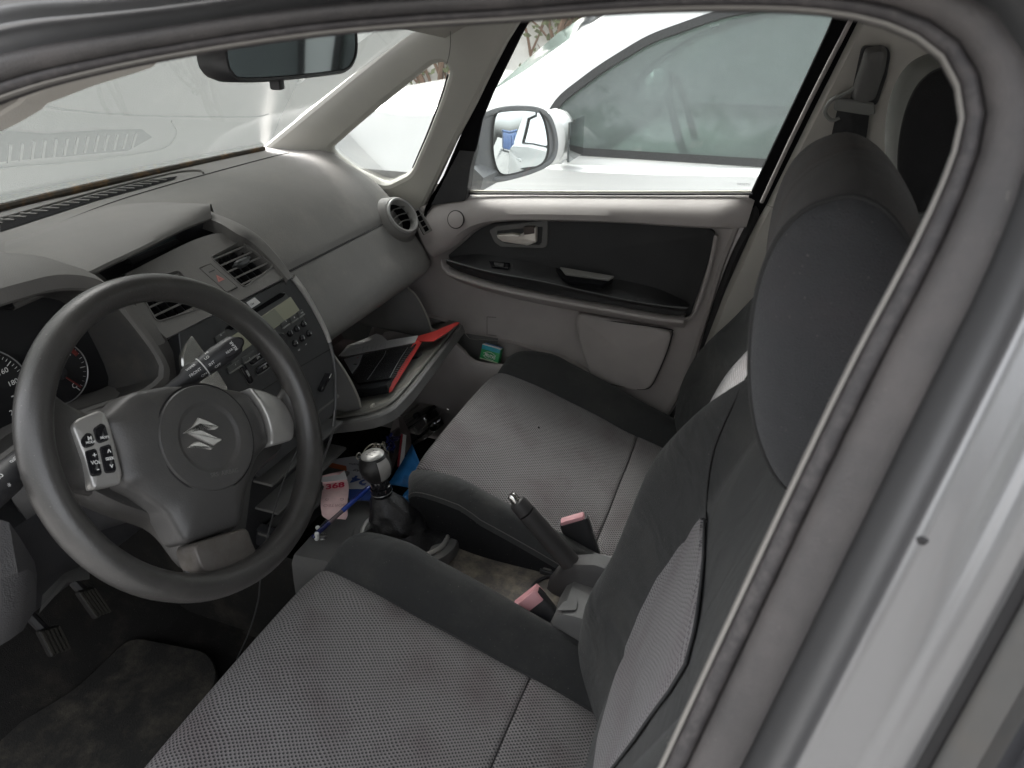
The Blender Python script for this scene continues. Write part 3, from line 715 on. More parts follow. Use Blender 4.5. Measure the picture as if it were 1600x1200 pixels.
# ---- B pillar trim (upper light, with seat belt) and lower part
def bp_pt(x, z, d=0): return V((x, 1.535 - (z - .95) * TB - d if z > .95 else 1.535 - d, z))
rows = []
for z, xa, xb in ((.33, -.14, .18), (.45, -.125, .17), (.60, -.085, .165), (.75, -.055, .165), (.88, -.022, .17), (.95, .0, .18), (1.05, .028, .26), (1.15, .055, .27), (1.25, .083, .275), (1.33, .105, .275), (1.42, .13, .28)):
    rows.append([bp_pt(xa - .002, z, -.02), bp_pt(xa, z, .005), bp_pt(xa + .01, z, .02), bp_pt((xa + xb) / 2, z, .028), bp_pt(xb - .01, z, .022), bp_pt(xb, z, .0), bp_pt(xb + .004, z, -.02)])
k = 5
sheet([[p for p in r] for r in rows[k:]][0:1] + [r for r in rows[k:]], 'pillar_upper_trim', BEIGED, CAR) if False else sheet(rows[k:], 'pillar_upper_trim', BEIGED, CAR)
sheet([[p + V((0, -.003, 0)) for p in r] for r in rows[:k + 1]], 'pillar_lower_trim', BEIGED, CAR)
sheet([[V((.20, 1.50, .95)), V((.26, 1.41, 1.36))], [V((.9, 1.5, .98)), V((.9, 1.41, 1.36))], [V((1.9, 1.5, 1.0)), V((1.8, 1.40, 1.34))]], 'rear_door_window', SIDEG, CAR)
# seat belt: adjuster, guide loop, webbing
fr = Fr((0, 1.535 - .028 - .006, .95), (1, 0, 0), (0, -TB, 1)); fr.n = V((0, -1, -TB)).normalized(); fr.v = fr.n.cross(fr.u)
bt_ = empty('seat_belt', bp_pt(.12, .9), None) if False else None
P = rpoly(quadpx([(1352, 80), (1380, 76), (1387, 84), (1384, 108), (1367, 158), (1350, 162), (1332, 158), (1330, 150)], fr, .018), .006)
ad = part('belt_adjuster', dome(P, fr, [(0, 0), (0, .012), (.003, .020), (.010, .024)]), DASHLOW, CAR)
P = rpoly(quadpx([(1346, 72), (1385, 72), (1392, 84), (1386, 118), (1370, 165), (1326, 165), (1338, 110)], fr, .002), .008)
part('adjuster_recess', slab(P, fr, .003), BLACKP, ad)
lp = [fr.p(*fr.px(x, y, .012), .012) for x, y in [(1344, 132), (1322, 146), (1303, 154), (1292, 166), (1290, 178), (1300, 188), (1312, 184)]]
gd = part('belt_guide', tube(cr(lp, 5), .0035, 8), GREYCL, CAR)
P = rpoly(quadpx([(1306, 152), (1345, 158), (1366, 162), (1368, 178), (1355, 180), (1312, 176), (1302, 170)], fr, .010), .004)
part('guide_plate', slab(P, fr, .013, .002, .006), GREYCL, gd)
rows = []
for (xa, ya), (xb, yb) in (((1308, 172), (1358, 180)), ((1304, 190), (1356, 200)), ((1296, 225), (1350, 240)), ((1270, 320), (1320, 340)), ((1230, 450), (1280, 470))):
    a = fr.px(xa, ya, .011); b = fr.px(xb, yb, .011); rows.append([fr.p(a.x, a.y, .0135 if ya < 180 else .010), fr.p(b.x, b.y, .0135 if ya < 180 else .010)])
sheet(rows, 'belt_webbing', mat('belt_web', (.02, .02, .022), .7, grain=.8, gscale=700), CAR, thick=.0015)
# ================================================================== DASHBOARD
dsec = [(-1.27, .985), (-1.22, 1.0), (-1.12, 1.0), (-1.03, 1.002), (-.955, .988), (-.885, .952), (-.83, .897), (-.818, .876), (-.812, .868), (-.782, .825), (-.755, .785), (-.745, .757), (-.755, .738), (-.79, .715), (-.86, .70), (-.95, .695)]
def dashx(y): return 0.02 * math.exp(-((y - .95) / .10) ** 2)
def drow(y, cut=0, dx=0.):
    out = []
    for i, (x, z) in enumerate(dsec):
        e = max(0, (y - 1.42) / .09); g = -.03 * e * e
        out.append(V((x + dx + (g if i > 3 else 0), y, z + (g * .6 if 3 < i < 12 else 0))))
    return out
ys = [.945, .96, .99, 1.03, 1.1, 1.18, 1.26, 1.34, 1.40, 1.44, 1.47, 1.49, 1.503]
full = [drow(y) for y in ys]
sheet([cr(r[:8], 4) for r in full], 'dashboard_top', DASH, CAR)
sheet([cr([r[7] + V((.0, 0, -.004)), *r[8:]], 4) for r in full], 'dashboard_lower', DASH, CAR)
# end cheek of the dashboard
r = cr(full[-1], 3); c = V((-1.0, 1.505, .83)); vs = r + [p + V((-.01, .012, 0)) for p in r]; n = len(r)
part('dashboard_end', loft([r, [p.lerp(c, .12) + V((0, .02, 0)) for p in r], [p.lerp(c, .6) + V((0, .03, 0)) for p in r]]), DASHLOW, CAR)
sheet([cr([V((x, y, z)) for x, z in dsec[:5]], 4) for y in (.60, .70, .80, .90, .947)], 'dashboard_middle', DASH, CAR)
dl = [(-1.27, .985), (-1.22, 1.0), (-1.12, 1.0), (-1.03, 1.002), (-.97, .995), (-.9, .96), (-.86, .88), (-.87, .80), (-.80, .77), (-.74, .76), (-.70, .72), (-.69, .66), (-.74, .60), (-.85, .56)]
dlr = [cr([V((x, y, z)) for x, z in dl], 3) for y in (.17, .25, .35, .45, .55, .61)]
sheet([[q for q in r[:13]] for r in dlr], 'dashboard_top', DASH, CAR)
# long defroster slot and seam lines on the top
def surfline(px, z=1.0, dz=.0012): return cr([at(x, y, z=z) + V((0, 0, dz)) for x, y in px], 4)
sm = MB()
part('dash_seam', tube(surfline([(0, 378), (60, 361), (170, 318), (270, 287), (360, 262), (432, 243), (452, 239)], 1.001, 0), .0011, 6), RUBDK, CAR)
sl_ = [at(x, y, z=1.0015) for x, y in [(0, 346), (60, 328), (150, 303), (230, 282), (277, 275), (272, 280), (225, 293), (150, 313), (60, 342), (0, 362)]]
part('defroster_slot', (sl_, [tuple(range(len(sl_)))]), VOID, CAR, smooth=False)
part('slot_lip', tube(cr([at(x, y, z=1.003) for x, y in [(0, 341), (60, 324), (150, 299), (230, 279), (280, 268), (312, 266), (318, 270)]], 4), .002, 6), DASH, CAR)
for i in range(33): part('defroster_fin', box((-1.163, .44 + i * .0205, 1.0016), (.030, .0045, .0035), Matrix.Rotation(.25, 3, 'Z')), DASH, CAR)
# passenger seam: shadow gap follows the section already; thin dark line
part('dash_seam', tube([r[7] + V((.0015, 0, -.002)) for r in full[1:-3]], .0013, 6), RUBDK, CAR)

# ---- centre hood, display recess, vents
A1, A2 = V((-.84, .84, .97)), V((-.765, .84, .895))
FA = Fr(A2, (0, 1, 0), (-.075, 0, .075))
B1 = V((-.72, .84, .70))
FB = Fr(B1, (0, 1, 0), (-.045, 0, .195))
HOOD = mat('hood_grey', (.14, .134, .126), .6, grain=.45, gscale=800, dirt=.25, dcol=(.3, .28, .25), dscale=4)
lip = [(-60, 540)]
seamp = [(10, 377), (60, 361), (110, 343), (150, 329), (190, 320), (250, 317.5), (300, 322), (334, 331.5)]
lipp = [(20, 475), (100, 440), (140, 424), (166, 411), (190, 400), (222, 385), (262, 365), (296, 349), (330, 336)]
rows = []
for (a, b), (c_, d) in zip(cr([V((x, y, 0)) for x, y in seamp], 4), []) if False else []: pass
S_ = resample(cr([at(x, y, z=1.001) for x, y in seamp], 6), 25); L_ = resample(cr([at(x, y, z=1.003) for x, y in lipp], 6), 25)
for a, b in zip(S_, L_):
    r = []
    for t_ in (0, .12, .3, .5, .7, .85, .95, 1.0): p = a.lerp(b, t_); p.z += .034 * math.sin(math.pi * min(t_ * 1.0, 1)) ** .8 * .5 ; r.append(p)
    r += [b + V((.0015, 0, -.004)), b + V((-.002, 0, -.008)), b + V((-.045, 0, -.013))]
    rows.append(r)
sheet(rows, 'centre_hood', HOOD, CAR)
# recess: back wall, display, floor
bk = -.925
P = [at(x, y, x=bk) for x, y in [(120, 436), (340, 330), (352, 368), (250, 402), (190, 432), (120, 455)]]
sheet([[V((bk, .60, 1.0)), V((bk, .60, .93))], [V((bk, .965, 1.0)), V((bk, .965, .93))]], 'recess_wall', BLACKP, CAR)
frd = Fr((bk + .002, .8, .98), (0, 1, 0), (0, 0, 1))
P = rpoly(quadpx([(196, 396), (262, 361), (270, 373), (203, 408)], frd), .003)
dsp = part('clock_display', slab(P, frd, .012, .002), mat('display_glass', (.075, .09, .09), .15, coat=.5), CAR)
P = rpoly(quadpx([(190, 404), (266, 372), (272, 378), (196, 412)], frd), .001)
part('display_bezel', slab(P, frd, .015, .001), STACK, dsp)
top = [at(x, y, pl=FA.pl(0)) for x, y in [(120, 470), (180, 437), (195, 428), (250, 400), (300, 376), (330, 366), (352, 364), (385, 373), (415, 396), (436, 418)]]
top = cr(top, 3)
sheet([[p + V((0, 0, -.001)), V((bk - .002, p.y + .02, .940)) if p.y < .93 else p + V((-.03, .018, .004))] for p in top], 'recess_floor', HOOD, CAR)
# right arm of the hood sweeping down beside the vents
oa = [(318, 329), (345, 337), (375, 350), (405, 369), (432, 397), (452, 424), (459, 433)]
ia = [(320, 340), (344, 349), (368, 364), (392, 378), (414, 397), (434, 418), (450, 437)]
zz = [1.003, .998, .983, .960, .930, .903, .893]
rows = []
for (a, b), z in zip(zip(oa, ia), zz):
    p = at(*a, y=.952 - .0 * z); q = at(*b, pl=FA.pl(.006)) if z < .97 else at(*b, z=z - .006)
    rows.append([p, p.lerp(q, .25) + V((.002, 0, .003)), p.lerp(q, .7) + V((.002, 0, .003)), q, q + V((-.010, 0, -.02))])
R2 = [cr([r[j] for r in rows], 4) for j in range(5)]
sheet([list(r) for r in zip(*R2)], 'hood_arm', HOOD, CAR)
# inner dark side wall of the recess
a = [at(x, y, z=1.0) for x, y in [(326, 337)]]; 
wl = [(326, 337, .996), (344, 350, .988), (368, 365, .972), (392, 380, .955)]
part('recess_side', loft([[R2[3][min(i * 3, len(R2[3]) - 1)], V((bk, .965, .955))] for i in range(5)]), BLACKP, CAR)
# vent panel with holes
def vq(pts, rr=.006): return rpoly(quadpx(pts, FA), rr)
VR = vq([(330, 402), (376, 378), (426, 415), (381, 448)], .006)
VL = [V((FA.px(0, 0).x, 0))] ; 
# left vent = right vent mirrored about the stack centre line
cx_ = FA.px(352, 425)
VLm = [V((2 * (.807 - .84) - p.x, p.y)) for p in VR]
HZ = vq([(311, 419), (329, 412), (371, 448), (355, 458)], .001)
outer = [FA.px(*p) for p in [(195, 428), (250, 400), (300, 376), (330, 366), (352, 364), (385, 373), (415, 396), (436, 418), (452, 440)]]
bl_ = V((outer[-1].x, -.001)); ol = [V((-.172, -.001)), V((-.176, .05))] + resample(cr([V((p.x, p.y, 0)) for p in outer], 4), 26)
ol = [V((p[0], p[1])) for p in ol]; ol[-1] = V((FA.px(455, 437).x, .004)); ol.append(V((ol[-1].x, -.001)))
part('vent_panel', holed(ol, [VR, VLm, HZ], FA, .006, .0009), HOOD, CAR)
def slat_vent(H, left):
    c = sum(H, V((0, 0))) / len(H); v = empty('air_vent', FA.p(c.x, c.y)); v.parent = CAR; v.location = WLOC[v.name] - WLOC[CAR.name]
    O = inset(ccw(H), -.0022); n = len(O); I = ccw(H)
    part('vent_surround', loft([[FA.p(q.x, q.y, -.001) for q in O], [FA.p(q.x, q.y, .0014) for q in O], [FA.p(q.x, q.y, .0016) for q in inset(O, .0015)], [FA.p(q.x, q.y, -.002) for q in inset(I, .0004)], [FA.p(q.x, q.y, -.04) for q in inset(I, .001)]], closed=True), HOOD, v)
    bb = inset(I, -.001); part('vent_throat', loft([[FA.p(q.x, q.y, -.006) for q in bb], [FA.p(q.x, q.y, -.045) for q in bb], [FA.p(c.x, c.y, -.046)] * n], closed=True), VOID, v)
    y0 = min(q.y for q in H); y1 = max(q.y for q in H)
    for k in range(5):
        yy = y0 + (y1 - y0) * (k + .42) / 4.9
        xs = []
        for i in range(len(I)):
            a, b = I[i - 1], I[i]
            if (a.y - yy) * (b.y - yy) < 0: xs.append(a.x + (b.x - a.x) * (yy - a.y) / (b.y - a.y))
        if len(xs) < 2: continue
        xa, xb = min(xs), max(xs); m3 = Matrix((FA.u, FA.v * .94 + FA.n * .34, FA.n * .94 - FA.v * .34)).transposed()
        part('slat', box(FA.p((xa + xb) / 2, yy, -.006), (xb - xa, .0030, .010), m3, .0006), HOOD, v)
    for k in range(5):
        xx = min(q.x for q in H) + (k + .7) * (max(q.x for q in H) - min(q.x for q in H)) / 5.5
        part('vane', box(FA.p(xx, (y0 + y1) / 2, -.022), (.0015, (y1 - y0) * .8, .014), FA.mat3()), BLACKP, v)
    P = rpoly([V((c.x - .024, c.y + .001)), V((c.x - .008, c.y + .008)), V((c.x + .012, c.y + .008)), V((c.x + .022, c.y + .003)), V((c.x + .010, c.y - .006)), V((c.x - .008, c.y - .007))], .002)
    part('vent_tab', dome(P, FA, [(0, -.004), (0, .001), (.0015, .0035), (.004, .0045)]), STACK, v)
slat_vent(VR, 0); slat_vent(VLm, 1)
hz = part('hazard_switch', slab(inset(ccw(HZ), .0006), FA, .0006, .0008, -.005), HOOD, CAR)
c = sum(HZ, V((0, 0))) / len(HZ); ca = FA.px(343, 436)
tri = lambda s_: [V((ca.x + s_ * math.cos(R(a)), ca.y + s_ * math.sin(R(a)))) for a in (90, 210, 330)]
part('warning_triangle', slab(rpoly(tri(.0085), .0008), FA, .0011, .0002), mat('faded_red', (.42, .17, .15), .6), hz)
part('triangle_middle', slab(rpoly(tri(.0035), .0004), FA, .0014, .0002), mat('faded_red_dark', (.30, .11, .10), .6), hz)
hc = sum(HZ, V((0, 0))) / len(HZ)
for (x, y, w) in ((331, 424, .012), (366, 452, .016)):
    q = FA.px(x, y); part('switch_groove', box(FA.p(q.x, q.y, .0008), (w, .0012, .0008), FA.mat3()), RUBDK, hz)
part('dash_seam', tube([FA.p(x, -.001, .001) for x in (-.172, 0, FA.px(455, 437).x)], .001, 6), RUBDK, CAR)

# ---- radio / centre stack face (leaf shape with silver edge trims)
rt = [(456, 433), (476, 460), (497, 497), (511, 528), (519, 560), (522, 590), (522, 640)]
rp2 = [FB.px(*p) for p in rt]; hw = FB.px(456, 433)
topv = .200
right_e = resample(cr([V((p.x, p.y, 0)) for p in rp2], 5), 18)
right_e = [V((p[0], min(p[1], topv))) for p in right_e]
left_px = [(296, 525), (283, 545), (279, 563), (284, 584), (296, 603)]
left_e = [FB.px(*p) for p in left_px]
xL = left_e[0].x
leftside = [V((-.115, -.07)), V((-.155, 0)), V((-.17, .06)), V((-.176, .10)), V((-.172, .14)), V((-.158, .18)), V((-.15, topv))]
face = leftside[::-1] + [] 
O = [V((p.x, p.y)) for p in right_e] + [V((right_e[-1].x - .01, -.07))] + leftside
part('stack_face', slab(O, FB, .0015, .0012, -.02), STACK, CAR)
def ribbon(pts, w0, w1, name, m, h=.006):
    n = len(pts); Lr = []
    rows = []
    for i, p in enumerate(pts):
        a, b = pts[max(i - 1, 0)], pts[min(i + 1, n - 1)]; d = (b - a).normalized(); nn = V((-d.y, d.x)); t_ = i / (n - 1)
        w = w0 + (w1 - w0) * abs(2 * t_ - .7) if False else (w0 + (w1 - w0) * t_)
        rows.append([FB.p(p.x + nn.x * w * k, p.y + nn.y * w * k, hh) for k, hh in ((-.5, -.004), (-.5, h * .6), (-.25, h), (.25, h), (.5, h * .6), (.5, -.004))])
    return part(name, loft(rows), m, CAR)
ribbon(right_e[:10], .0130, .0085, 'stack_trim', mat('trim_silver', (.62, .61, .58), .30, metal=.5), .0065)
ribbon(right_e[9:], .0080, .0040, 'stack_trim_lower', mat('trim_dark_chrome', (.13, .13, .13), .28, metal=.5), .0055)
# left silver crescent
lc = [FB.px(*p) for p in [(296, 524), (285, 540), (279, 558), (280, 574), (288, 592), (300, 606), (330, 622), (350, 615), (352, 606), (330, 570)]]
part('stack_trim', slab(rpoly(lc, .004), FB, .007, .002), mat('brushed_silver', (.50, .50, .47), .22, metal=.75, dirt=.1), CAR)
part('dash_seam', tube([FB.p(FB.px(x, y).x, FB.px(x, y).y, .002) for x, y in [(516, 545), (470, 572), (430, 596), (380, 628)]], .0009, 6), RUBDK, CAR)
# area left of the stack, between cluster and vents
sheet([[V((-.780, y, .893)), V((-.750, y, .78)), V((-.735, y, .70)), V((-.735, y, .6))] for y in (.635, .65, .66, .68)], 'stack_side', HOOD, CAR)
sheet([[V((-.86, y, .985)), V((-.82, y, .955)), V((-.775, y, .915)), V((-.765, y, .89))] for y in (.63, .64, .65, .665)], 'stack_side', HOOD, CAR)
rad = empty('radio', FB.p(0, .13)); rad.parent = CAR; rad.location = WLOC[rad.name] - WLOC[CAR.name]
def fbq(pts, rr=.0012, off=0): return rpoly(quadpx(pts, FB, off), rr)
RAD = mat('radio_grey', (.085, .087, .085), .35, grain=.15, dirt=.15)
part('radio_face', slab(fbq([(334, 527), (443, 456), (476, 500), (366, 575)], .003), FB, .0028, .0006), RAD, rad)
part('display', slab(fbq([(352, 531), (452, 464), (466, 485), (367, 556)]), FB, .0036, .0003), LCD, rad)
part('display', slab(fbq([(404, 497), (426, 482), (442, 501), (420, 516)]), FB, .0039, .0002), LCDD, rad)
part('disc_slot', slab(fbq([(350, 513), (358, 507), (436, 458), (444, 459), (440, 464), (398, 489), (360, 516)], .0008), FB, .0037, .0003), VOID, rad)
part('sticker', slab(fbq([(383, 473), (396, 465), (405, 473), (391, 482)], .0005), FB, .0032, .0002), PAPER, rad)
q = FB.px(392, 475); text('Cec', FB, q.x, q.y, .005, .0033, .0, rad, BLKF)
for a, b in (((336, 536), (352, 526)), ((354, 583), (374, 570)), ((377, 568), (397, 554)), ((438, 513), (449, 505)), ((452, 504), (462, 497)), ((464, 496), (472, 490))):
    qa, qb = FB.px(*a), FB.px(*b); d = (qb - qa); m_ = (qa + qb) / 2; u_ = (FB.u * d.x + FB.v * d.y).normalized(); v_ = FB.n.cross(u_)
    m3 = Matrix((u_, v_, FB.n)).transposed()
    part('button', box(FB.p(m_.x, m_.y + .0035, .004), (d.length * .93, .010, .0025), m3, .0005), RAD, rad)
    part('button_edge', box(FB.p(m_.x, m_.y - .001, .005), (d.length * .95, .0026, .004), m3, .0008), mat('edge_grey', (.2, .2, .19), .35), rad)
for s_, x, y in (('\u25B2', 341, 524), ('1', 364, 570), ('2', 386, 560), ('5', 443, 502), ('6', 456, 496), ('TUNE', 468, 489)):
    q = FB.px(x, y); text({'\u25B2': 'A'}.get(s_, s_), FB, q.x, q.y, .0045 if len(s_) < 2 else .0028, .0056, 0, rad)
for i, (x, y) in enumerate([(451, 521), (461.5, 513.5), (472, 506), (459, 536.5), (470, 528.5), (480.5, 521)]):
    q = FB.px(x, y); f2 = Fr(FB.p(q.x, q.y, .0015), FB.u, FB.v)
    b = part('round_button', lathe([(.0062, 0), (.0062, .0012), (.0058, .004), (.0042, .0056), (.002, .0064), (.0001, .0066)], f2, 20, False), GLOSSBLK, rad)
    text(str(i + 1), f2, 0, 0, .006, .0068, 0, b)
for s_, x, y in (('DISP', 466, 547), ('AST', 477, 538)):
    q = FB.px(x, y); text(s_, FB, q.x, q.y, .0032, .002, 0, rad)
q = FB.px(437, 540)
f2 = Fr(FB.p(FB.px(428, 535).x, FB.px(428, 535).y, .0015), FB.u, FB.v)
vk = part('volume_knob', lathe([(.020, 0), (.020, .003), (.0165, .004), (.0155, .014), (.014, .0155), (.0001, .016)], f2, 32, False), BLACKP, rad)
part('knob_ring', lathe([(.0202, .0008), (.0208, .0025), (.0196, .0035), (.0185, .003)], f2, 32, False), CHROME, vk)
def pill(a, b, w, lab, name='rocker_button'):
    qa, qb = FB.px(*a), FB.px(*b); d = (qb - qa).normalized(); nn = V((-d.y, d.x)); P = []
    for c0, s0 in ((qb, -90), (qa, 90)):
        for k in range(9):
            an = R(s0 + k * 22.5); P.append(c0 + d * (w * math.cos(an)) + nn * (w * math.sin(an)))
    o_ = part(name, dome(P, FB, [(0, .0015), (0, .003), (.001, .0048), (.003, .0056)]), GLOSSBLK, rad)
    I_ = inset(ccw(P), -.0012); J_ = ccw(P); part('button_rim', loft([[FB.p(q.x, q.y, .001) for q in I_], [FB.p(q.x, q.y, .0024) for q in I_], [FB.p(q.x, q.y, .0018) for q in J_]], closed=True), mat('rim_grey', (.16, .16, .15), .3), o_)
    if lab: m_ = (qa + qb) / 2; text(lab, FB, m_.x, m_.y, .0058, .0059, math.atan2(d.y, d.x), o_)
pill((392, 564), (407, 554), .0062, 'FM'); pill((402, 579), (417, 569), .0062, 'AM'); pill((377, 573), (389, 594), .0058, 'SEEK')
# ---- lower stack: climate knob, shelves
FC = Fr((-.735, .84, .60), (0, 1, 0), (.0, 0, 1))
sheet([[V((-.722, y, .695)), V((-.742, y, .69)), V((-.745, y, .60)), V((-.76, y, .50)), V((-.78, y, .42))] for y in (.70, .84, .94, .985)], 'lower_stack', BLACKP, CAR)
cf = Fr(V((-.735, at(492, 597, x=-.735).y, at(492, 597, x=-.735).z)), (0, 1, 0), (-.03, 0, .195))
kn = part('climate_knob', lathe([(.034, -.01), (.034, .002), (.030, .004), (.026, .004), (.024, .006)], cf, 36), BLACKP, CAR)
part('knob_ring', lathe([(.0305, .003), (.0315, .0055), (.0335, .0055), (.034, .003)], cf, 36, False), mat('knob_ring', (.2, .2, .2), .25, metal=.5), kn)
part('knob_body', lathe([(.020, .004), (.019, .014), (.017, .016), (.0001, .0165)], cf, 28, False), GLOSSBLK, kn)
m3 = Matrix(((cf.u * .9 + cf.v * .43).normalized(), cf.n.cross((cf.u * .9 + cf.v * .43).normalized()), cf.n)).transposed()
part('knob_grip', box(cf.p(0, 0, .018), (.040, .009, .018), m3, .003), GLOSSBLK, kn)
part('knob_mark', box(cf.p(.014, .0068, .0275), (.010, .0016, .0006), m3), WHITE, kn)
for i, z in enumerate((.655, .595, .535, .475)):
    part('shelf', box((-.735, .86, z), (.055, .22, .006), bev=.002), DASHLOW, CAR)
# chrome edge line running on below the stack trim
part('stack_trim', tube(cr([at(x, y, x=-.715) for x, y in [(522, 600), (523, 640), (518, 680), (508, 708), (500, 730)]], 5), .0028, 8), mat('trim_dark_chrome', (.2, .2, .2), .3, metal=.5), CAR)

# ---- round side vent and slotted side demister
vc = at(627, 338, x=-.795); vf = Fr(vc, (-.13, 1, 0), (-.55, 0, 1)); _n = V((.76, -.16, .52)).normalized(); _u = V((0, 1, 0)); _u = (_u - _n * _u.dot(_n)).normalized(); vf = Fr(vc, _u, _n.cross(_u))
rv = part('round_vent', lathe([(.066, -.05), (.060, -.028), (.052, -.008), (.0475, .002), (.0445, .004), (.043, .002)], vf, 40, False), HOOD, CAR)
part('vent_ring', lathe([(.0435, -.002), (.0435, .007), (.0415, .0095), (.0375, .0085), (.0355, .001), (.0355, -.016)], vf, 40, False), mat('vent_ring_grey', (.28, .275, .265), .45, grain=.2), rv)
part('vent_throat', lathe([(.036, -.012), (.02, -.03), (.0001, -.032)], vf, 32, False), VOID, rv)
for k, yy in enumerate((-.018, -.002, .014)):
    hwid = math.sqrt(.035 ** 2 - yy * yy); P = [vf.p(-hwid + 2 * hwid * t_ / 8, yy + .006 * math.sin(math.pi * t_ / 8), -.002) for t_ in range(9)]
    rows = [[p, p + vf.n * -.014 + vf.v * .003, p + vf.n * -.014 + vf.v * .0045, p + vf.v * .0016] for p in P]
    part('slat', loft(rows, closed=True), HOOD, rv)
sd = empty('side_demister', at(658, 346, y=1.485)); sd.parent = CAR; sd.location = WLOC[sd.name] - WLOC[CAR.name]
fs = Fr(at(658, 346, y=1.478), V((.72, .25, -.62)), V((.25, .9, .3))); fs = Fr(at(658, 346, y=1.478), (.45, 0, -.9), (.40, .88, .20))
nn_ = -fwd; uu = (at(668, 362, y=1.478) - at(650, 330, y=1.478)).normalized(); fs = Fr(at(658, 346, y=1.478), uu, V((.5, .8, .25)))
if fs.n.dot(ray(658, 346)) > 0: fs = Fr(fs.o, uu, -fs.v)
hb = fs.px(668, 362) - fs.px(650, 330)
L_h = hb.length / 2
O = rpoly([V((-L_h * 1.15, -.012)), V((L_h * 1.15, -.012)), V((L_h * 1.15, .012)), V((-L_h * 1.15, .012))], .004)
hs_ = []
for k in range(4):
    cx = -L_h + L_h * 2 * (k + .5) / 4; w = L_h * .36; hs_.append(rpoly([V((cx - w * .6, -.0065)), V((cx + w * .6, -.0065)), V((cx + w * .6, .0065)), V((cx - w * .6, .0065))], .0015))
part('demister_frame', holed(O, hs_, Fr(fs.p(0, 0, .006), fs.u, fs.v), .004, .0005), DASH, sd)
part('demister_back', slab(O, Fr(fs.p(0, 0, -.001), fs.u, fs.v), .001, .0003), VOID, sd)

# ---- instrument hood and cluster
YH = .455
lipq = [(.44, 1.016), (.50, 1.014), (.54, 1.010), (.575, .997), (.596, .975), (.608, .931), (.613, .893), (.604, .874), (.567, .870), (.513, .880), (.44, .888), (.367, .880), (.313, .870), (.276, .874), (.267, .893), (.272, .931), (.284, .975), (.305, .997), (.34, 1.010), (.38, 1.014)]
lipc = resample(cr([V((a, b, 0)) for a, b in lipq], 5, True), 64, True)
def hring(x, dt, ds, db=0, lean=.35):
    out = []
    for p in lipc:
        y = p[0] + ds * (p[0] - .44) / .17; z = p[1] + (dt * (p[1] - .94) / .075 if p[1] > .94 else db * (p[1] - .94) / .07)
        out.append(V((x - lean * (p[1] - .95), y, z)))
    return out
CLUS = mat('cluster_black', (.012, .012, .013), .5)
part('cluster_tunnel', loft([hring(-.816, -.014, -.018, .030, .12), hring(-.785, -.008, -.010, .018, .22), hring(-.757, -.002, -.002, .002), hring(-.75, 0, 0)], closed=True), mat('tunnel_grey', (.05, .048, .046), .6, grain=.4, dirt=.4, dcol=(.16, .14, .11)), CAR)
part('instrument_hood', loft([hring(-.75, 0, 0), hring(-.745, .004, .003, .003), hring(-.746, .020, .012, .012), hring(-.765, .031, .016, .018), hring(-.81, .038, .018, .02, .3), hring(-.87, .036, .016, .015, .3), hring(-.95, .018, .008, 0, .2), hring(-1.06, -.02, -.01, -.02, 0)], closed=True), HOOD, CAR)
cl = part('instrument_cluster', loft([hring(-.813, -.013, -.017, .029, .12), [V((-.812, .44, .93))] * 64], closed=True), CLUS, CAR)
fk = Fr((-.803, .44, .92), (0, 1, 0), (-.12, 0, 1))
GD = mat('gauge_black', (.014, .014, .015), .35); NEED = mat('needle_red', (.16, .025, .02), .4)
def gauge(cx, cy, r, nums, a0, a1, ndl, ticks=41, nh=.0095):
    g_ = part('gauge', lathe([(r, 0), (r, .003), (r * .985, .004), (r * .97, .002), (.0001, .002)], Fr(fk.p(cx, cy), fk.u, fk.v), 48, False), GD, cl)
    gf = Fr(fk.p(cx, cy, .003), fk.u, fk.v)
    part('gauge_ring', tube([gf.p(r * .99 * math.cos(k * math.pi / 30), r * .99 * math.sin(k * math.pi / 30), .001) for k in range(60)], .0008, 6, True), mat('ring_grey', (.35, .35, .35), .3, metal=.5), g_)
    tk = MB()
    for k in range(ticks):
        a = R(a0 + (a1 - a0) * k / (ticks - 1)); L_ = .007 if k % 5 == 0 else .0035; w = .0009 if k % 5 == 0 else .0004
        d = gf.u * math.cos(a) + gf.v * math.sin(a); m3 = Matrix((d, gf.n.cross(d), gf.n)).transposed()
        vs, F = box(gf.o + d * (r * .93 - L_ / 2), (L_, w, .0004), m3); tk.add(vs, F)
    o_ = tk.build('tick_marks', WHITE, g_, smooth=False); o_['kind'] = 'stuff'
    for s_, a in nums: text(s_, gf, r * .68 * math.cos(R(a)), r * .68 * math.sin(R(a)), nh, .0004, 0, g_)
    a = R(ndl); d = gf.u * math.cos(a) + gf.v * math.sin(a); m3 = Matrix((d, gf.n.cross(d), gf.n)).transposed()
    part('needle', box(gf.o + d * r * .38 + gf.n * .004, (r * .9, .0018, .001), m3), NEED, g_)
    part('needle_cap', lathe([(.008, .003), (.008, .006), (.006, .0075), (.0001, .008)], gf, 20, False), BLACKP, g_)
    return g_, gf
gc = fk.px(88, 583)
g1, gf1 = gauge(gc.x, gc.y, .040, [('H', 38), ('C', -62), ('F', 142), ('E', 218)], -62, 38, -58, 11)
for a in (20, 26, 32): 
    d = gf1.u * math.cos(R(a)) + gf1.v * math.sin(R(a)); part('red_band', box(gf1.o + d * .034, (.005, .003, .0006), Matrix((d, gf1.n.cross(d), gf1.n)).transposed()), NEED, g1)
text('SPEED' if False else '', gf1, 0, 0, .001) if False else None
gx = fk.px(-34, 626)
g2, gf2 = gauge(gx.x, gx.y, .060, [(str(20 * k), 225 - 270 * k / 11) for k in range(12)], 225, -45, 222, 56, .0085)
gauge(gx.x - .105, gc.y, .038, [(str(k), 225 - 270 * k / 8) for k in range(9)], 225, -45, 225, 41)
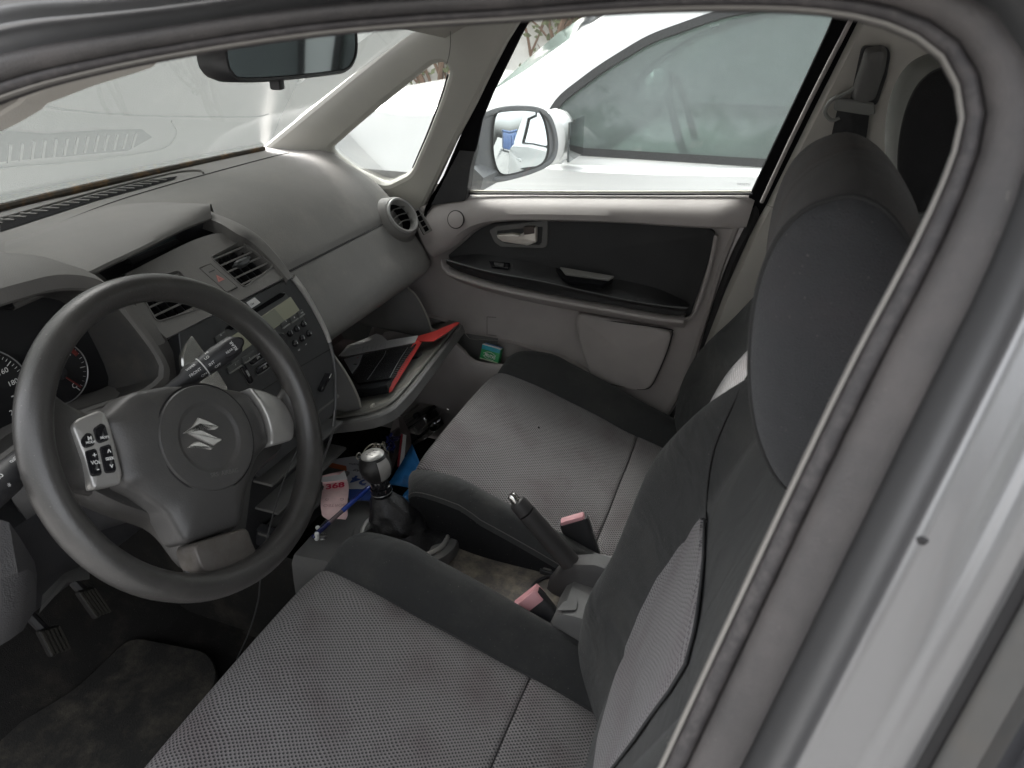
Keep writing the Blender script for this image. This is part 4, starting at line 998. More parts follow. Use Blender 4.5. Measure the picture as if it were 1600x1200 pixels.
# small slotted screw cover right of the cluster
c = at(245, 597, x=-.735); f2 = Fr(c, (0, 1, 0), (-.3, 0, 1)); sc_ = part('slotted_plug', lathe([(.006, -.002), (.006, .002), (.005, .003)], f2, 20), RUBDK, CAR)
part('plug_slot', box(f2.p(0, 0, .0035), (.003, .011, .001), f2.mat3() @ Matrix.Rotation(-.6, 3, 'Z')), SILV, sc_)
# ================================================================== STEERING WHEEL
tl, yw = R(25.6), R(1.67)
wn_ = V((math.cos(tl) * math.cos(yw), math.cos(tl) * math.sin(yw), math.sin(tl))); wu = V((0, 0, 1)).cross(wn_).normalized()
WC = V((-.563, .5, .882)); FW = Fr(WC, wu, wn_.cross(wu))
SW = empty('steering_wheel', WC); SW.parent = CAR; SW.location = WC - WLOC[CAR.name]
rows = []
for k in range(96):
    a = 2 * math.pi * k / 96; c = V((math.cos(a), math.sin(a))); r = []
    for j in range(16):
        b = 2 * math.pi * j / 16; rr = .1702 + .0155 * math.cos(b); r.append(FW.p(c.x * rr, c.y * rr, .0185 * math.sin(b)))
    rows.append(r)
rows.append(rows[0]); part('rim', loft(rows, closed=True), WHEELR, SW)
FH = Fr(FW.p(0, 0, -.012), FW.u, FW.v)            # plane of the hub face
def hq(pts, rr, off=0): return rpoly([FH.px(x, y, off) for x, y in pts], rr)
pad = hq([(158, 655), (205, 612), (265, 601), (335, 601), (388, 611), (412, 645), (424, 694), (404, 715), (388, 765), (379, 822), (290, 852), (262, 800), (218, 768), (190, 756), (182, 705)], .010)
part('airbag_cover', dome(pad, FH, [(0, -.035), (0, -.010), (.0015, -.004), (.005, .001), (.012, .005), (.024, .008), (.040, .0095)], FH.px(318, 686)), WHEELH, SW)
# backing of the hub
bp_ = hq([(75, 660), (140, 640), (240, 615), (380, 612), (440, 640), (455, 700), (405, 740), (395, 830), (385, 880), (320, 890), (270, 820), (180, 790), (90, 740)], .02, -.02)
part('hub_base', dome(bp_, Fr(FH.p(0, 0, -.03), FH.u, FH.v), [(0, -.03), (0, -.005), (.006, .004)]), WHEELR, SW)
hub_c = FH.px(318, 686)
def ringgroove(r, w, h): return loft([[FH.p(hub_c.x + rr * math.cos(a), hub_c.y + rr * math.sin(a), hh) for a in [k * math.pi / 32 for k in range(64)]] for rr, hh in ((r - w, h), (r, h + .0006), (r + w, h))], closed=True)
part('cover_disc', lathe([(.0625, .002), (.0625, .0090), (.061, .0110), (.0425, .0128), (.0408, .0124), (.0385, .0102), (.0360, .0095), (.0001, .0093)], Fr(FH.p(hub_c.x, hub_c.y, .0), FH.u, FH.v), 64, False), WHEELH, SW)
part('disc_groove', ringgroove(.0635, .0012, .0084), RUBDK, SW)
# stylised S badge
e0 = Fr(FH.p(0, 0, .0095), FH.u, FH.v)
def epx(l): return [e0.px(280 + x * 120 / 1029, 640 + y * 120 / 1029 * 1.0) for x, y in l]
S1 = [(235, 110), (320, 140), (410, 180), (515, 232), (490, 262), (450, 280), (400, 278), (330, 245), (255, 205), (215, 225), (205, 250), (290, 285), (420, 345), (565, 410), (500, 450), (440, 490), (330, 440), (200, 370), (110, 320), (48, 325), (60, 300), (150, 240), (190, 180)]
S2 = [(105, 510), (140, 470), (190, 440), (250, 436), (320, 465), (440, 515), (405, 548), (300, 510), (200, 505), (130, 520)]
S3 = [(440, 490), (455, 478), (440, 515), (405, 548), (395, 530)]
em = MB()
for s_ in (S1, S2):
    vs, F = slab(rpoly(epx(s_), .0006, 2), e0, .0034, .0010, -.001); em.add(vs, F)
em.build('badge', mat('badge_chrome', (.80, .78, .74), .24, metal=.7), SW, angle=25)
q = FH.px(340, 742); dq = FH.px(360, 738) - q; WTA = math.atan2(dq.y, dq.x); text('SRS  AIRBAG', FH, q.x, q.y, .0070, .0128, WTA, SW, mat('emboss_grey', (.15, .147, .142), .45))
# left switch bezel with four buttons
bz = hq([(106, 668), (118, 656), (150, 643), (160, 646), (166, 660), (177, 700), (187, 742), (184, 758), (142, 766), (138, 760), (128, 722)], .004)
bzl = part('switch_bezel', dome(bz, FH, [(0, -.012), (0, .0035), (.001, .0055), (.003, .0066)]), SILV, SW)
FB2 = Fr(FH.p(0, 0, .0066), FH.u, FH.v)
def wbut(pts, marks):
    P = rpoly([FB2.px(120 + x / 10, 640 + y / 10) for x, y in pts], .0022)
    o_ = part('button', dome(P, FB2, [(0, -.001), (0, .0012), (.0008, .0026), (.002, .0030)]), GLOSSBLK, bzl)
    I_ = inset(ccw(P), -.0010); J_ = ccw(P); part('button_gap', loft([[FB2.p(q.x, q.y, .0002) for q in I_], [FB2.p(q.x, q.y, .0004) for q in J_]], closed=True), RUBDK, bzl)
    for s_, x, y, h in marks:
        q = FB2.px(120 + x / 10, 640 + y / 10); text(s_, FB2, q.x, q.y, h, .0032, WTA, bzl, bold=.0001)
wbut([(70, 480), (160, 372), (225, 395), (265, 545), (130, 590), (90, 555)], [('M', 175, 460, .006), ('MODE', 190, 520, .0034)])
wbut([(262, 310), (375, 230), (430, 250), (488, 465), (350, 515), (315, 490)], [('MUTE', 410, 445, .0036)])
wbut([(135, 665), (290, 622), (375, 985), (360, 1015), (225, 1035)], [('+', 250, 725, .008), ('VOL', 272, 835, .0052), ('-', 300, 935, .009)])
wbut([(362, 600), (515, 552), (600, 935), (575, 970), (445, 985)], [('^', 480, 680, .009), ('SEEK', 490, 775, .0042), ('v', 515, 885, .0075)])
# right silver spoke insert and the lower worn one
rs = hq([(384, 606), (410, 612), (434, 623), (447, 640), (456, 662), (455, 688), (436, 694), (419, 698), (420, 675), (413, 650), (402, 630)], .007)
part('spoke_insert', dome(rs, FH, [(0, -.02), (0, .0030), (.001, .0050), (.003, .0060)]), SILV, SW)
ls = hq([(291, 852), (378, 825), (386, 850), (396, 872), (392, 892), (360, 903), (325, 903), (303, 890)], .009)
part('spoke_insert', dome(ls, FH, [(0, -.02), (0, .008), (.0015, .0105), (.003, .0112)]), SILVD, SW)
# rubber spokes flaring into the rim: lofts from hub edge to rim
def flare(p0, w0, p1, w1, z0, z1, th0=.012, th1=.0135):
    a = FH.px(*p0); b = FW.px(*p1); d = (b - a).normalized(); nn = V((-d.y, d.x)); rows = []
    for i in range(9):
        t_ = i / 8; c = a.lerp(b, t_); w = w0 + (w1 - w0) * t_ ** 3 * .6 + (w1 - w0) * .15 * t_; zc = z0 + (z1 - z0) * t_ ** 3; th = th0 + (th1 - th0) * t_
        rows.append([FH.p(c.x + nn.x * w * math.copysign(abs(math.cos(q)) ** .75, math.cos(q)), c.y + nn.y * w * math.copysign(abs(math.cos(q)) ** .75, math.cos(q)), zc + th * math.copysign(abs(math.sin(q)) ** .8, math.sin(q))) for q in [k * math.pi / 10 for k in range(20)]])
    return part('spoke', loft(rows, closed=True, cap=True), WHEELR, SW)
flare((165, 712), .040, (66, 676), .046, -.013, .002)
flare((440, 662), .027, (474, 640), .044, -.008, .004, .010)
flare((345, 880), .033, (358, 905), .042, -.018, .002, .010)
# column shroud behind the wheel
b0 = FW.p(0, -.01, -.05); rows = []
for t_, w, h in ((0, .055, .05), (.05, .062, .056), (.12, .066, .058), (.22, .07, .06)):
    c = FW.p(0, -.015, -.045 - t_); rows.append([c + FW.u * w * math.copysign(abs(math.cos(a)) ** .6, math.cos(a)) + FW.v * h * math.copysign(abs(math.sin(a)) ** .6, math.sin(a)) for a in [k * math.pi / 12 for k in range(24)]])
part('column_shroud', loft(rows, closed=True, cap=True), BLACKP, CAR)
# stalks
def stalk(name, base, tip, r0, r1, marks, tipdisc=True):
    a, b = V(base), V(tip); d = (b - a); L_ = d.length; d.normalize()
    prof = [(0, r0 * .6), (.25, r0 * .75), (.3, r0), (.48, r0), (.485, r0 * .93), (.50, r0 * .93), (.505, r0 * 1.02), (.7, r1 * 1.08), (.88, r1), (.95, r1 * .92), (.985, r1 * .66), (1.0, r1 * .3)]
    path = [a + d * (L_ * t_) for t_, _ in prof]; st = part(name, tube(path, 1, 24, rs=[r for _, r in prof]), BLACKP, CAR)
    side = (CAMO - (a + b) / 2); side = (side - d * side.dot(d)).normalized(); fs_ = Fr(a, d, d.cross(side) * -1)
    if fs_.n.dot(side) < 0: fs_ = Fr(a, d, d.cross(side))
    for s_, t_, ang, h in marks:
        r = interp([(x, y) for x, y in prof], t_) + .0004; n_ = (side * math.cos(R(ang)) + d.cross(side) * math.sin(R(ang))).normalized()
        f3 = Fr(a + d * L_ * t_ + n_ * r, d, n_.cross(d)); text(s_, f3, 0, 0, h, .0002, 0, st)
    return st, a, b, d, side, prof
st, a, b, d, side, prof = stalk('wiper_stalk', at(258, 615, x=-.655), at(374, 534, x=-.612), .0125, .0135, [('INT', .58, 10, .005), ('LO', .58, -28, .005), ('HI', .62, -55, .005), ('OFF', .62, 38, .005), ('FRONT', .38, 0, .005), ('WIPER', .38, -38, .0045), ('REAR', .82, 10, .0042), ('ON', .44, 40, .005)])
part('stalk_ring', tube([a.lerp(b, .495) + (side * math.cos(q) + d.cross(side) * math.sin(q)) * .0128 for q in [k * math.pi / 14 for k in range(28)]], .0008, 6, True), WHITE, st)
f3 = Fr(a.lerp(b, .86) + side * .0125, d, d.cross(side) * -1 if Fr(a, d, d.cross(side) * -1).n.dot(side) > 0 else d.cross(side))
part('stalk_button', dome([V((.019 * math.cos(q), .010 * math.sin(q))) for q in [k * math.pi / 12 for k in range(24)]], f3, [(0, -.006), (0, -.0005), (.002, .0012)]), RUBDK, st)
text('REAR', f3, .004, 0, .0055, .0016, R(90), st)
stalk('light_stalk', (-.66, .43, .92), at(-45, 800, x=-.60), .0125, .0145, [('OFF', .80, 20, .006), ('ON', .62, -10, .005), ('AUTO', .62, 30, .004), ('*', .8, -15, .008)])
# lower dash on the driver side, knee panel and pedals
KP = DASHLOW
kr = [[(-60, 770), (-60, 900), (-60, 1000), (-70, 1060)], [(0, 812), (0, 905), (0, 965), (-5, 1012)], [(14, 816), (28, 895), (22, 950), (15, 1000)], [(30, 838), (44, 890), (42, 938), (36, 985)], [(54, 878), (58, 898), (57, 930), (56, 952)]]
rows = [[at(x, y, x=-.60 - .045 * i - .03 * (j == 0)) for i, (x, y) in enumerate(r)] for j, r in enumerate(kr)]
xs_ = [-.62, -.60, -.60, -.615, -.64]
rows = [[at(x, y, x=xs_[j] - (.0, .008, .012, .05)[i] * 1.) for i, (x, y) in enumerate(r)] for j, r in enumerate(kr)]
KP = mat('knee_grey', (.075, .074, .076), .6, grain=.6, gscale=600, dirt=.2, dcol=(.14, .13, .12))
sheet([r[:2] for r in rows], 'knee_panel', KP, CAR); sheet([r[1:] for r in rows], 'knee_panel_lower', KP, CAR)
sheet([[r[-1] for r in rows], [r[-1] + V((-.25, .04, -.03)) for r in rows]], 'knee_panel_underside', BLACKP, CAR)
sheet([[rows[-1][i], rows[-1][i] + V((-.12, .01, 0))] for i in range(4)] , 'knee_panel_side', BLACKP, CAR)
sheet([[V((-.72, y, .80)), V((-.71, y, .76)), V((-.73, y, .68)), V((-.80, y, .62)), V((-.95, y, .61)), V((-1.15, y, .66))] for y in (.20, .35, .48, .60, .70)], 'knee_bolster', BLACKP, CAR)
sheet([[at(60, 960, x=-.66), at(64, 948, x=-.66), at(66, 930, x=-.67)], [at(105, 910, x=-.69), at(104, 902, x=-.69), at(100, 896, x=-.70)], [at(140, 905, x=-.72), at(140, 898, x=-.72), at(135, 880, x=-.73)]], 'dash_underside_edge', DASHLOW, CAR)
PED = mat('pedal_rubber', (.012, .011, .010), .7, grain=.3)
for nm, pts, xx in (('brake_pedal', [(121, 924), (146, 916), (172, 950), (152, 968)], -.92), ('clutch_pedal', [(60, 985), (92, 975), (112, 1008), (82, 1028)], -.95)):
    c = sum((at(x, y, x=xx) for x, y in pts), V((0, 0, 0))) / 4; f3 = Fr(c, (0, 1, 0), (-.55, 0, 1)); P = rpoly([f3.px(x, y) for x, y in pts], .005)
    pd = part(nm, dome(P, f3, [(0, -.012), (0, -.002), (.003, .001)]), PED, CAR)
    ctr = sum(P, V((0, 0))) / len(P); dv = (f3.px(*pts[3]) - f3.px(*pts[0])); du = f3.px(*pts[1]) - f3.px(*pts[0]); base = f3.px(*pts[0])
    for k in range(5):
        s0 = base + du * (.1 + .2 * k) + dv * .08; s1 = base + du * (.1 + .2 * k) + dv * .92; dd = (s1 - s0); u_ = (f3.u * dd.x + f3.v * dd.y).normalized(); m3 = Matrix((u_, f3.n.cross(u_), f3.n)).transposed()
        part('pedal_rib', box(f3.p((s0.x + s1.x) / 2, (s0.y + s1.y) / 2, .0022), (dd.length, .0032, .003), m3), mat('pedal_edge', (.028, .025, .02), .6), pd)
    part('pedal_arm', tube(cr([c + V((-.01, 0, 0)), c + V((-.06, 0, .08)), c + V((-.10, 0, .25))], 5), .008, 8), RUBDK, pd)
# floor mat
FM = mat('floor_mat', (.020, .019, .017), .9, grain=.8, lint=.3, gscale=300, dirt=.8, dcol=(.10, .088, .068), dscale=6, thr=.46)
mp = [at(x, y, z=.225) for x, y in [(205, 998), (328, 1022), (345, 1060), (255, 1230), (150, 1400), (-150, 1300), (-80, 1200), (120, 1080)]]
f3 = Fr((0, 0, .225), (1, 0, 0), (0, 1, 0)); part('floor_mat', slab(rpoly([V((p.x, p.y)) for p in mp], .03), f3, .008, .003, -.01), FM, CAR)
# thin cable hanging beside the column
part('loose_cable', tube(cr([at(x, y, x=xx) for x, y, xx in [(470, 690, -.70), (440, 760, -.68), (415, 850, -.66), (407, 905, -.66), (403, 940, -.68), (390, 985, -.70), (370, 1030, -.74)]], 6), .0012, 6), mat('cable_grey', (.05, .05, .05), .4), CAR)
sheet([[V((x, .745, .205)), V((x, .75, .34)), V((x, .765, .42))] for x in (-1.2, -.9, -.7, -.5)], 'tunnel_side', CARPET, CAR)
sheet([[V((x, .965, .205)), V((x, .955, .34)), V((x, .945, .42))] for x in (-1.2, -.9, -.7, -.5)], 'tunnel_side', CARPET, CAR)

# ================================================================== CENTRE CONSOLE, GEAR LEVER, HANDBRAKE
CONS = mat('console_grey', (.12, .118, .115), .55, grain=.5, lint=.3, gscale=800, dirt=.3, dcol=(.2, .19, .17))
TUN = mat('console_dirty', (.10, .09, .08), .75, grain=.7, lint=.3, gscale=500, dirt=.9, dcol=(.30, .26, .20), dscale=11, thr=.47)
cons = [(-.86, .43, .48, .755, .965), (-.80, .43, .46, .752, .962), (-.74, .43, .45, .750, .96), (-.70, .425, .436, .752, .965), (-.62, .42, .43, .765, .965), (-.52, .42, .43, .775, .96), (-.45, .41, .425, .78, .95), (-.38, .385, .418, .785, .945), (-.28, .375, .418, .79, .94), (-.18, .375, .418, .79, .935), (-.1, .375, .418, .79, .935), (.2, .38, .42, .79, .935)]
rows = []
for x, zr, z, ya, yb in cons: rows.append([V((x, ya - .012, .18)), V((x, ya - .004, z - .05)), V((x, ya, z - .012)), V((x, ya + .010, z)), V((x, (ya + yb) / 2, z + .002)), V((x, yb - .01, z)), V((x, yb, z - .012)), V((x, yb + .006, .18))])
cc = [cr([r[j] for r in rows], 4) for j in range(8)]; fullc = [list(r) for r in zip(*cc)]
cut = 20
sheet(fullc[12:26], 'centre_console', CONS, CAR); sheet(fullc[25:], 'tunnel_tray', TUN, CAR)
# tray in front of the lever: side walls and floor
sheet([[V((x, .752, .445)), V((x, .752, .475 + .03 * max(0, (-.72 - x) * 6))), V((x, .765, .48 + .03 * max(0, (-.72 - x) * 6))), V((x, .80, .45)), V((x, .95, .445))] for x in (-.90, -.82, -.76, -.71)], 'coin_tray', BLACKP, CAR)
# gear lever
gc_ = V((-.532, .872, .432)); gl = empty('gear_lever', gc_); gl.parent = CAR; gl.location = gc_ - WLOC[CAR.name]
fg = Fr(gc_, (1, 0, 0), (0, 1, 0))
part('lever_base', dome([V((.103 * math.cos(a), .082 * math.sin(a))) for a in [k * math.pi / 24 for k in range(48)]], fg, [(0, -.03), (0, .006), (.003, .012), (.010, .014)]), CONS, gl)
part('lever_ring', loft([[fg.p((.080 + w) * math.cos(a), (.064 + w) * math.sin(a), h) for a in [k * math.pi / 32 for k in range(64)]] for w, h in ((.006, .012), (.006, .018), (.003, .0205), (-.002, .0195), (-.004, .012))], closed=True), SILV, gl)
top_ = V((-.567, .864, .535)); rows = []
rn = random.Random(3)
for t_ in [k / 14 for k in range(15)]:
    c = V((gc_.x, gc_.y, .446)).lerp(top_, t_); 
    ra = interp([(0, .076), (.08, .062), (.2, .052), (.45, .044), (.7, .036), (.9, .025), (1, .017)], t_); rb = ra * (.80 if t_ < .3 else .9)
    r = []
    for k in range(40):
        a = 2 * math.pi * k / 40; sq = 1 + .10 * abs(math.sin(2 * a)) * (1 - t_); w = (math.sin(a * 7 + t_ * 5) * .06 + math.sin(a * 4 - t_ * 16) * .07 + math.sin(t_ * 24 + a * 2) * .06) * (1 - t_ * .8)
        r.append(c + V((math.cos(a) * ra * sq * (1 + w), math.sin(a) * rb * sq * (1 + w), .004 * math.sin(a * 5 + t_ * 12) * (1 - t_))))
    rows.append(r)
part('gaiter', loft(rows, closed=True), mat('black_leather', (.016, .016, .017), .38, grain=.9, gscale=350, dirt=.25, dcol=(.09, .08, .075)), gl)
kd = (V((-.576, .860, .600)) - top_).normalized(); fkn = Fr(top_, (0, 1, 0), kd.cross(V((0, 1, 0))) * -1)
if fkn.n.dot(kd) < 0: fkn = Fr(top_, (0, 1, 0), kd.cross(V((0, 1, 0))))
part('lever_collar', lathe([(.018, -.002), (.0195, .006), (.0185, .016), (.0165, .017), (.0165, .021), (.0158, .030), (.0135, .036)], fkn, 30), GLOSSBLK, gl)
part('collar_ring', tube([fkn.p(.0188 * math.cos(a), .0188 * math.sin(a), .005) for a in [k * math.pi / 16 for k in range(32)]], .0012, 6, True), mat('dull_ring', (.22, .22, .22), .3, metal=.5), gl)
kp = [(.012, .028), (.020, .034), (.0265, .045), (.0290, .058), (.0275, .070), (.0225, .079), (.0200, .0815)]
part('knob', lathe(kp, fkn, 40), mat('knob_leather', (.017, .016, .016), .35, grain=.6, gscale=600), gl)
part('knob_cap', lathe([(.0205, .0800), (.0208, .0822), (.0190, .0845), (.012, .0865), (.0001, .0872)], fkn, 36, False), SILV, gl)
# silver side shield of the knob
rows = []
for j in range(8):
    t_ = j / 7; h = .040 + .037 * t_; r = interp([(.028, .012), (.034, .020), (.045, .0265), (.058, .0290), (.070, .0275), (.079, .0225)], h) + .0012
    rr_ = []
    for k in range(9):
        a = R(-115 + 85 * (k / 8)) ; rr_.append(fkn.p(r * math.cos(a), r * math.sin(a), h))
    rows.append(rr_)
# the shield faces the camera side; pick its angle from geometry
def facing(fr_): 
    d_ = CAMO - fr_.o; return math.atan2(d_.dot(fr_.v), d_.dot(fr_.u))
fa = facing(fkn); rows = []
for j in range(8):
    t_ = j / 7; h = .038 + .039 * t_; r = interp([(.028, .012), (.034, .020), (.045, .0265), (.058, .0290), (.070, .0275), (.079, .0225)], h) + .0012
    rows.append([fkn.p(r * math.cos(fa + R(8 + 50 * k / 8)), r * math.sin(fa + R(8 + 50 * k / 8)), h) for k in range(9)])
part('knob_shield', loft(rows), SILV, gl)
gp = Fr(fkn.p(0, 0, .0872), fkn.u, fkn.v); mk_ = MB()
for a, b in (((-.008, -.007), (-.008, .007)), ((0, -.007), (0, .007)), ((.008, -.007), (.008, .007)), ((-.008, 0), (.008, 0))):
    vs, F = tube([gp.p(*a, -.0006), gp.p(*b, -.0006)], .0006, 5); mk_.add(vs, F)
mk_.build('shift_pattern', BLACKP, gl)
# handbrake
hb0, hb1 = at(985, 985, y=.872), at(797, 772, y=.872)
hb = empty('handbrake', (hb0.x, hb0.y, .38)); hb.parent = CAR; hb.location = WLOC[hb.name] - WLOC[CAR.name]
d = (hb1 - hb0).normalized(); L_ = (hb1 - hb0).length
HBP = mat('handbrake_plastic', (.036, .034, .034), .5, grain=.4, dirt=.2, dcol=(.09, .08, .075))
def along(t_, dz=0): return hb0 + d * (L_ * t_) + V((0, 0, dz))
part('brake_arm', tube([along(t_) for t_ in (-.1, .1, .30, .345)], .0165, 22, rs=[.024, .0215, .0178, .0168]), HBP, hb)
part('brake_grip', tube([along(t_) for t_ in (.35, .352, .5, .7, .865)], .0165, 24, rs=[.0164, .0178, .0172, .0168, .0160]), HBP, hb)
part('grip_end', tube([along(t_) for t_ in (.872, .874, .93, .945, .95)], .0165, 24, rs=[.0152, .0160, .0154, .0140, .010]), HBP, hb)
part('release_button', tube([along(t_) for t_ in (.94, .955, .985, .997, 1.0)], .007, 18, rs=[.0085, .0085, .0080, .006, .003]), CHROME, hb)
rows = []
for x, z, w in ((-.250, .428, .012), (-.238, .452, .016), (-.215, .482, .020), (-.17, .497, .024), (-.05, .485, .028), (.02, .46, .028)):
    rows.append([V((x, .872 + w * sx_, zz)) for sx_, zz in ((-1.6, .412), (-1.35, .43 if z > .44 else .42), (-1, z - .01), (-.6, z), (.6, z), (1, z - .01), (1.35, .43 if z > .44 else .42), (1.6, .412))])
part('brake_boot', loft(rows), HBP, hb)
# window switch, cup holder rim, rear console box
ws_ = Fr(at(866, 893, z=.4225), (1, -.05, 0), (0, 1, 0)); wsw = part('window_switch', slab(rpoly([V((-.024, -.012)), V((.024, -.012)), V((.024, .012)), V((-.024, .012))], .003), ws_, .006, .001, -.004), BLACKP, CAR)
for k in (-.011, .011): part('rocker', dome(rpoly([V((k - .008, -.008)), V((k + .008, -.008)), V((k + .008, .008)), V((k - .008, .008))], .002), ws_, [(0, .005), (0, .0075), (.002, .009)]), mat('worn_switch', (.10, .095, .085), .4), wsw)
chc = at(868, 928, z=.4225); cf_ = Fr(chc, (1, 0, 0), (0, 1, 0))
part('cup_holder', lathe([(.046, .001), (.043, .003), (.040, .001), (.039, -.03), (.035, -.05)], cf_, 32), BLACKP, CAR)
rows = [[V((x, .765, .30)), V((x, .768, z - .012)), V((x, .775, z)), V((x, .84, z + .002)), V((x, .93, z)), V((x, .936, z - .012)), V((x, .94, .30))] for x, z in ((-.222, .418), (-.212, .445), (-.20, .457), (-.15, .459), (0, .457), (.25, .457))]
cb = sheet(rows, 'console_box', CONS, CAR)
f3 = Fr((-.13, .80, .461), (1, 0, 0), (0, 1, 0)); P = rpoly(quadpx([(880, 940), (903, 938), (900, 953), (870, 954)], f3), .004); part('blank_switch', slab(P, f3, .0004, .0003, -.001), CONS, cb)
# buckles
def buckle(pts, z0, y0, label, foot, lip=.003):
    ctr_t = at(*pts[0], y=y0); ft = V(foot); dn = (ctr_t - ft).normalized(); wv = V((.85, .25, .2)); wv = (wv - dn * wv.dot(dn)).normalized(); th = dn.cross(wv)
    rows = []
    for t_, w, tt in ((0, .019, .009), (.5, .024, .012), (.92, .0265, .0135), (1.0, .0255, .0125)):
        c = ft.lerp(ctr_t, t_); rows.append([c + wv * w * math.copysign(abs(math.cos(a)) ** .35, math.cos(a)) + th * tt * math.copysign(abs(math.sin(a)) ** .35, math.sin(a)) for a in [k * math.pi / 12 + .13 for k in range(24)]])
    bk_ = part('belt_buckle', loft(rows, closed=True, cap=True), GLOSSBLK if False else BLACKP, CAR)
    f3 = Fr(ctr_t, wv, th); 
    if f3.n.dot(dn) < 0: f3 = Fr(ctr_t, wv, -th)
    e_ = .004 if lip > .01 else 0; P = rpoly([V((-.023 - e_, -.0108 - e_)), V((.019 + e_, -.0108 - e_)), V((.021 + e_, -.006)), V((.021 + e_, .0108 + e_)), V((-.023 - e_, .0108 + e_))], .003)
    part('release_button', dome(P, f3, [(0, -lip), (0, .0035), (.0015, .0055), (.0060, .0035)]), PINK, bk_); return bk_
buckle([(824, 934)], 0, .80, None, (-.185, .792, .37), .015); buckle([(896, 812)], 0, .955, None, (-.17, .94, .36))
# ================================================================== PASSENGER DOOR TRIM
DP = empty('passenger_door_trim', (-.45, 1.53, .65)); DP.parent = CAR; DP.location = WLOC[DP.name] - WLOC[CAR.name]
def DF(y): return Fr((0, y, 0), (1, 0, 0), (0, 0, 1))
D0 = DF(1.53)
O = rpoly(quadpx([(640, 330), (690, 306), (1184, 303), (1160, 345), (1132, 415), (1106, 500), (1078, 590), (1046, 650), (1028, 676), (985, 690), (850, 760), (640, 700), (560, 560), (610, 430), (660, 395)], D0), .012)
part('door_card', holed(O, [], D0, .04, .012), DOORG, DP)
# belt roll
tp_ = [(655, 338), (672, 318), (700, 307), (800, 304), (950, 304), (1100, 304), (1172, 303), (1182, 304)]
bt2 = [(684, 402), (712, 385), (745, 357), (800, 345), (950, 347), (1080, 355), (1150, 358), (1166, 355)]
T_ = resample(cr([at(x, y, y=1.535) for x, y in tp_], 5), 40); B_ = resample(cr([at(x, y, y=1.51) for x, y in bt2], 5), 40)
rows = []
for i, (a, b) in enumerate(zip(T_, B_)):
    e = min(1, (39 - i) / 2.5, 1 + 0 * i); r = []
    for t_, dy in ((0, .03), (.02, .0), (.12, -.018), (.35, -.034), (.62, -.036), (.85, -.028), (.97, -.012), (1, .012)):
        p = a.lerp(b, t_); p.y += dy * e; r.append(p)
    rows.append(r)
sheet(rows, 'window_ledge', DOORG, DP)
# window weather strip along the ledge
part('window_strip', tube(cr([at(x, y, y=1.532) for x, y in [(728, 299), (850, 300), (1000, 300.5), (1176, 300)]], 4), .0035, 8), mat('pale_strip', (.42, .40, .33), .5), DP)
part('window_strip', tube(cr([at(x, y, y=1.525) for x, y in [(728, 302.5), (850, 303), (1000, 303.5), (1176, 303)]], 4), .0025, 8), RUBDK, DP)
# triangular mirror cover
P = rpoly(quadpx([(664, 338), (706, 258), (736, 200), (744, 232), (736, 262), (731, 300), (728, 313), (668, 321)], DF(1.515)), .004)
part('mirror_patch', slab(P, DF(1.515), .006, .002, -.02), BLACKP, DP)
# round speaker/tweeter cover
tw = at(712, 343, y=1.478); ft_ = Fr(tw, (1, 0, 0), (0, .25, 1)); part('tweeter_cover', lathe([(.0195, -.004), (.0195, .0012), (.0185, .002), (.0001, .003)], ft_, 40, False), DOORG, DP)
part('tweeter_groove', lathe([(.0215, -.002), (.0215, .0006), (.0195, .0006)], ft_, 40, False), RUBDK, DP)
# dark cloth insert
P = rpoly(quadpx([(692, 406), (716, 386), (746, 360), (770, 349), (860, 344), (1000, 350), (1108, 358), (1118, 364), (1104, 420), (1083, 480), (1078, 497), (700, 425)], DF(1.512)), .010)
part('cloth_insert', dome(P, DF(1.512), [(0, -.012), (0, 0), (.003, .0025)]), DOORB, DP)
# grey rear border raised around the insert
bo = cr([at(x, y, y=1.505) for x, y in [(1119, 368), (1108, 420), (1088, 482), (1072, 498), (1040, 497), (950, 486), (860, 470), (770, 448), (712, 430), (693, 420), (690, 410)]], 5)
part('insert_border', tube(bo, .0045, 8), DOORG, DP)
# armrest: back line, ridge, lower edge of black band, grey rim
bk_l = [(712, 400), (747, 396), (800, 402), (870, 417), (1006, 443), (1064, 466), (1078, 477)]
rg_l = [(697, 406), (722, 413), (768, 425), (850, 440), (967, 466), (1040, 478), (1074, 481)]
lo_l = [(696, 412), (715, 424), (766, 440), (850, 458), (967, 479), (1030, 490), (1064, 494)]
BL_ = resample(cr([at(x, y, y=1.512) for x, y in bk_l], 5), 36); RG_ = resample(cr([at(x, y, y=1.468) for x, y in rg_l], 5), 36); LO_ = resample(cr([at(x, y, y=1.472) for x, y in lo_l], 5), 36)
rows = [[a, a.lerp(b, .5) + V((0, 0, -.002)), a.lerp(b, .9), b + V((0, .002, .001)), b + V((0, -.002, -.002)), b.lerp(c, .5) + V((0, .004, 0)), c + V((0, .004, 0)), c + V((0, .04, -.004))] for a, b, c in zip(BL_, RG_, LO_)]
ARM = part('armrest', loft(rows), mat('armrest_black', (.022, .022, .023), .38, grain=.3, dirt=.2, dcol=(.07, .068, .064)), DP, angle=25)
part('armrest_edge', tube([b + V((0, -.0015, 0)) for b in RG_], .0014, 6), mat('edge_sheen', (.11, .11, .11), .28), ARM)
R1 = [p + V((0, -.002, -.002)) for p in LO_]
rim_px = [(690, 408), (694, 421), (706, 430), (766, 449), (850, 467), (967, 488), (1030, 499), (1068, 503)]
RM = resample(cr([at(x, y, y=1.470) for x, y in rim_px], 5), 36)
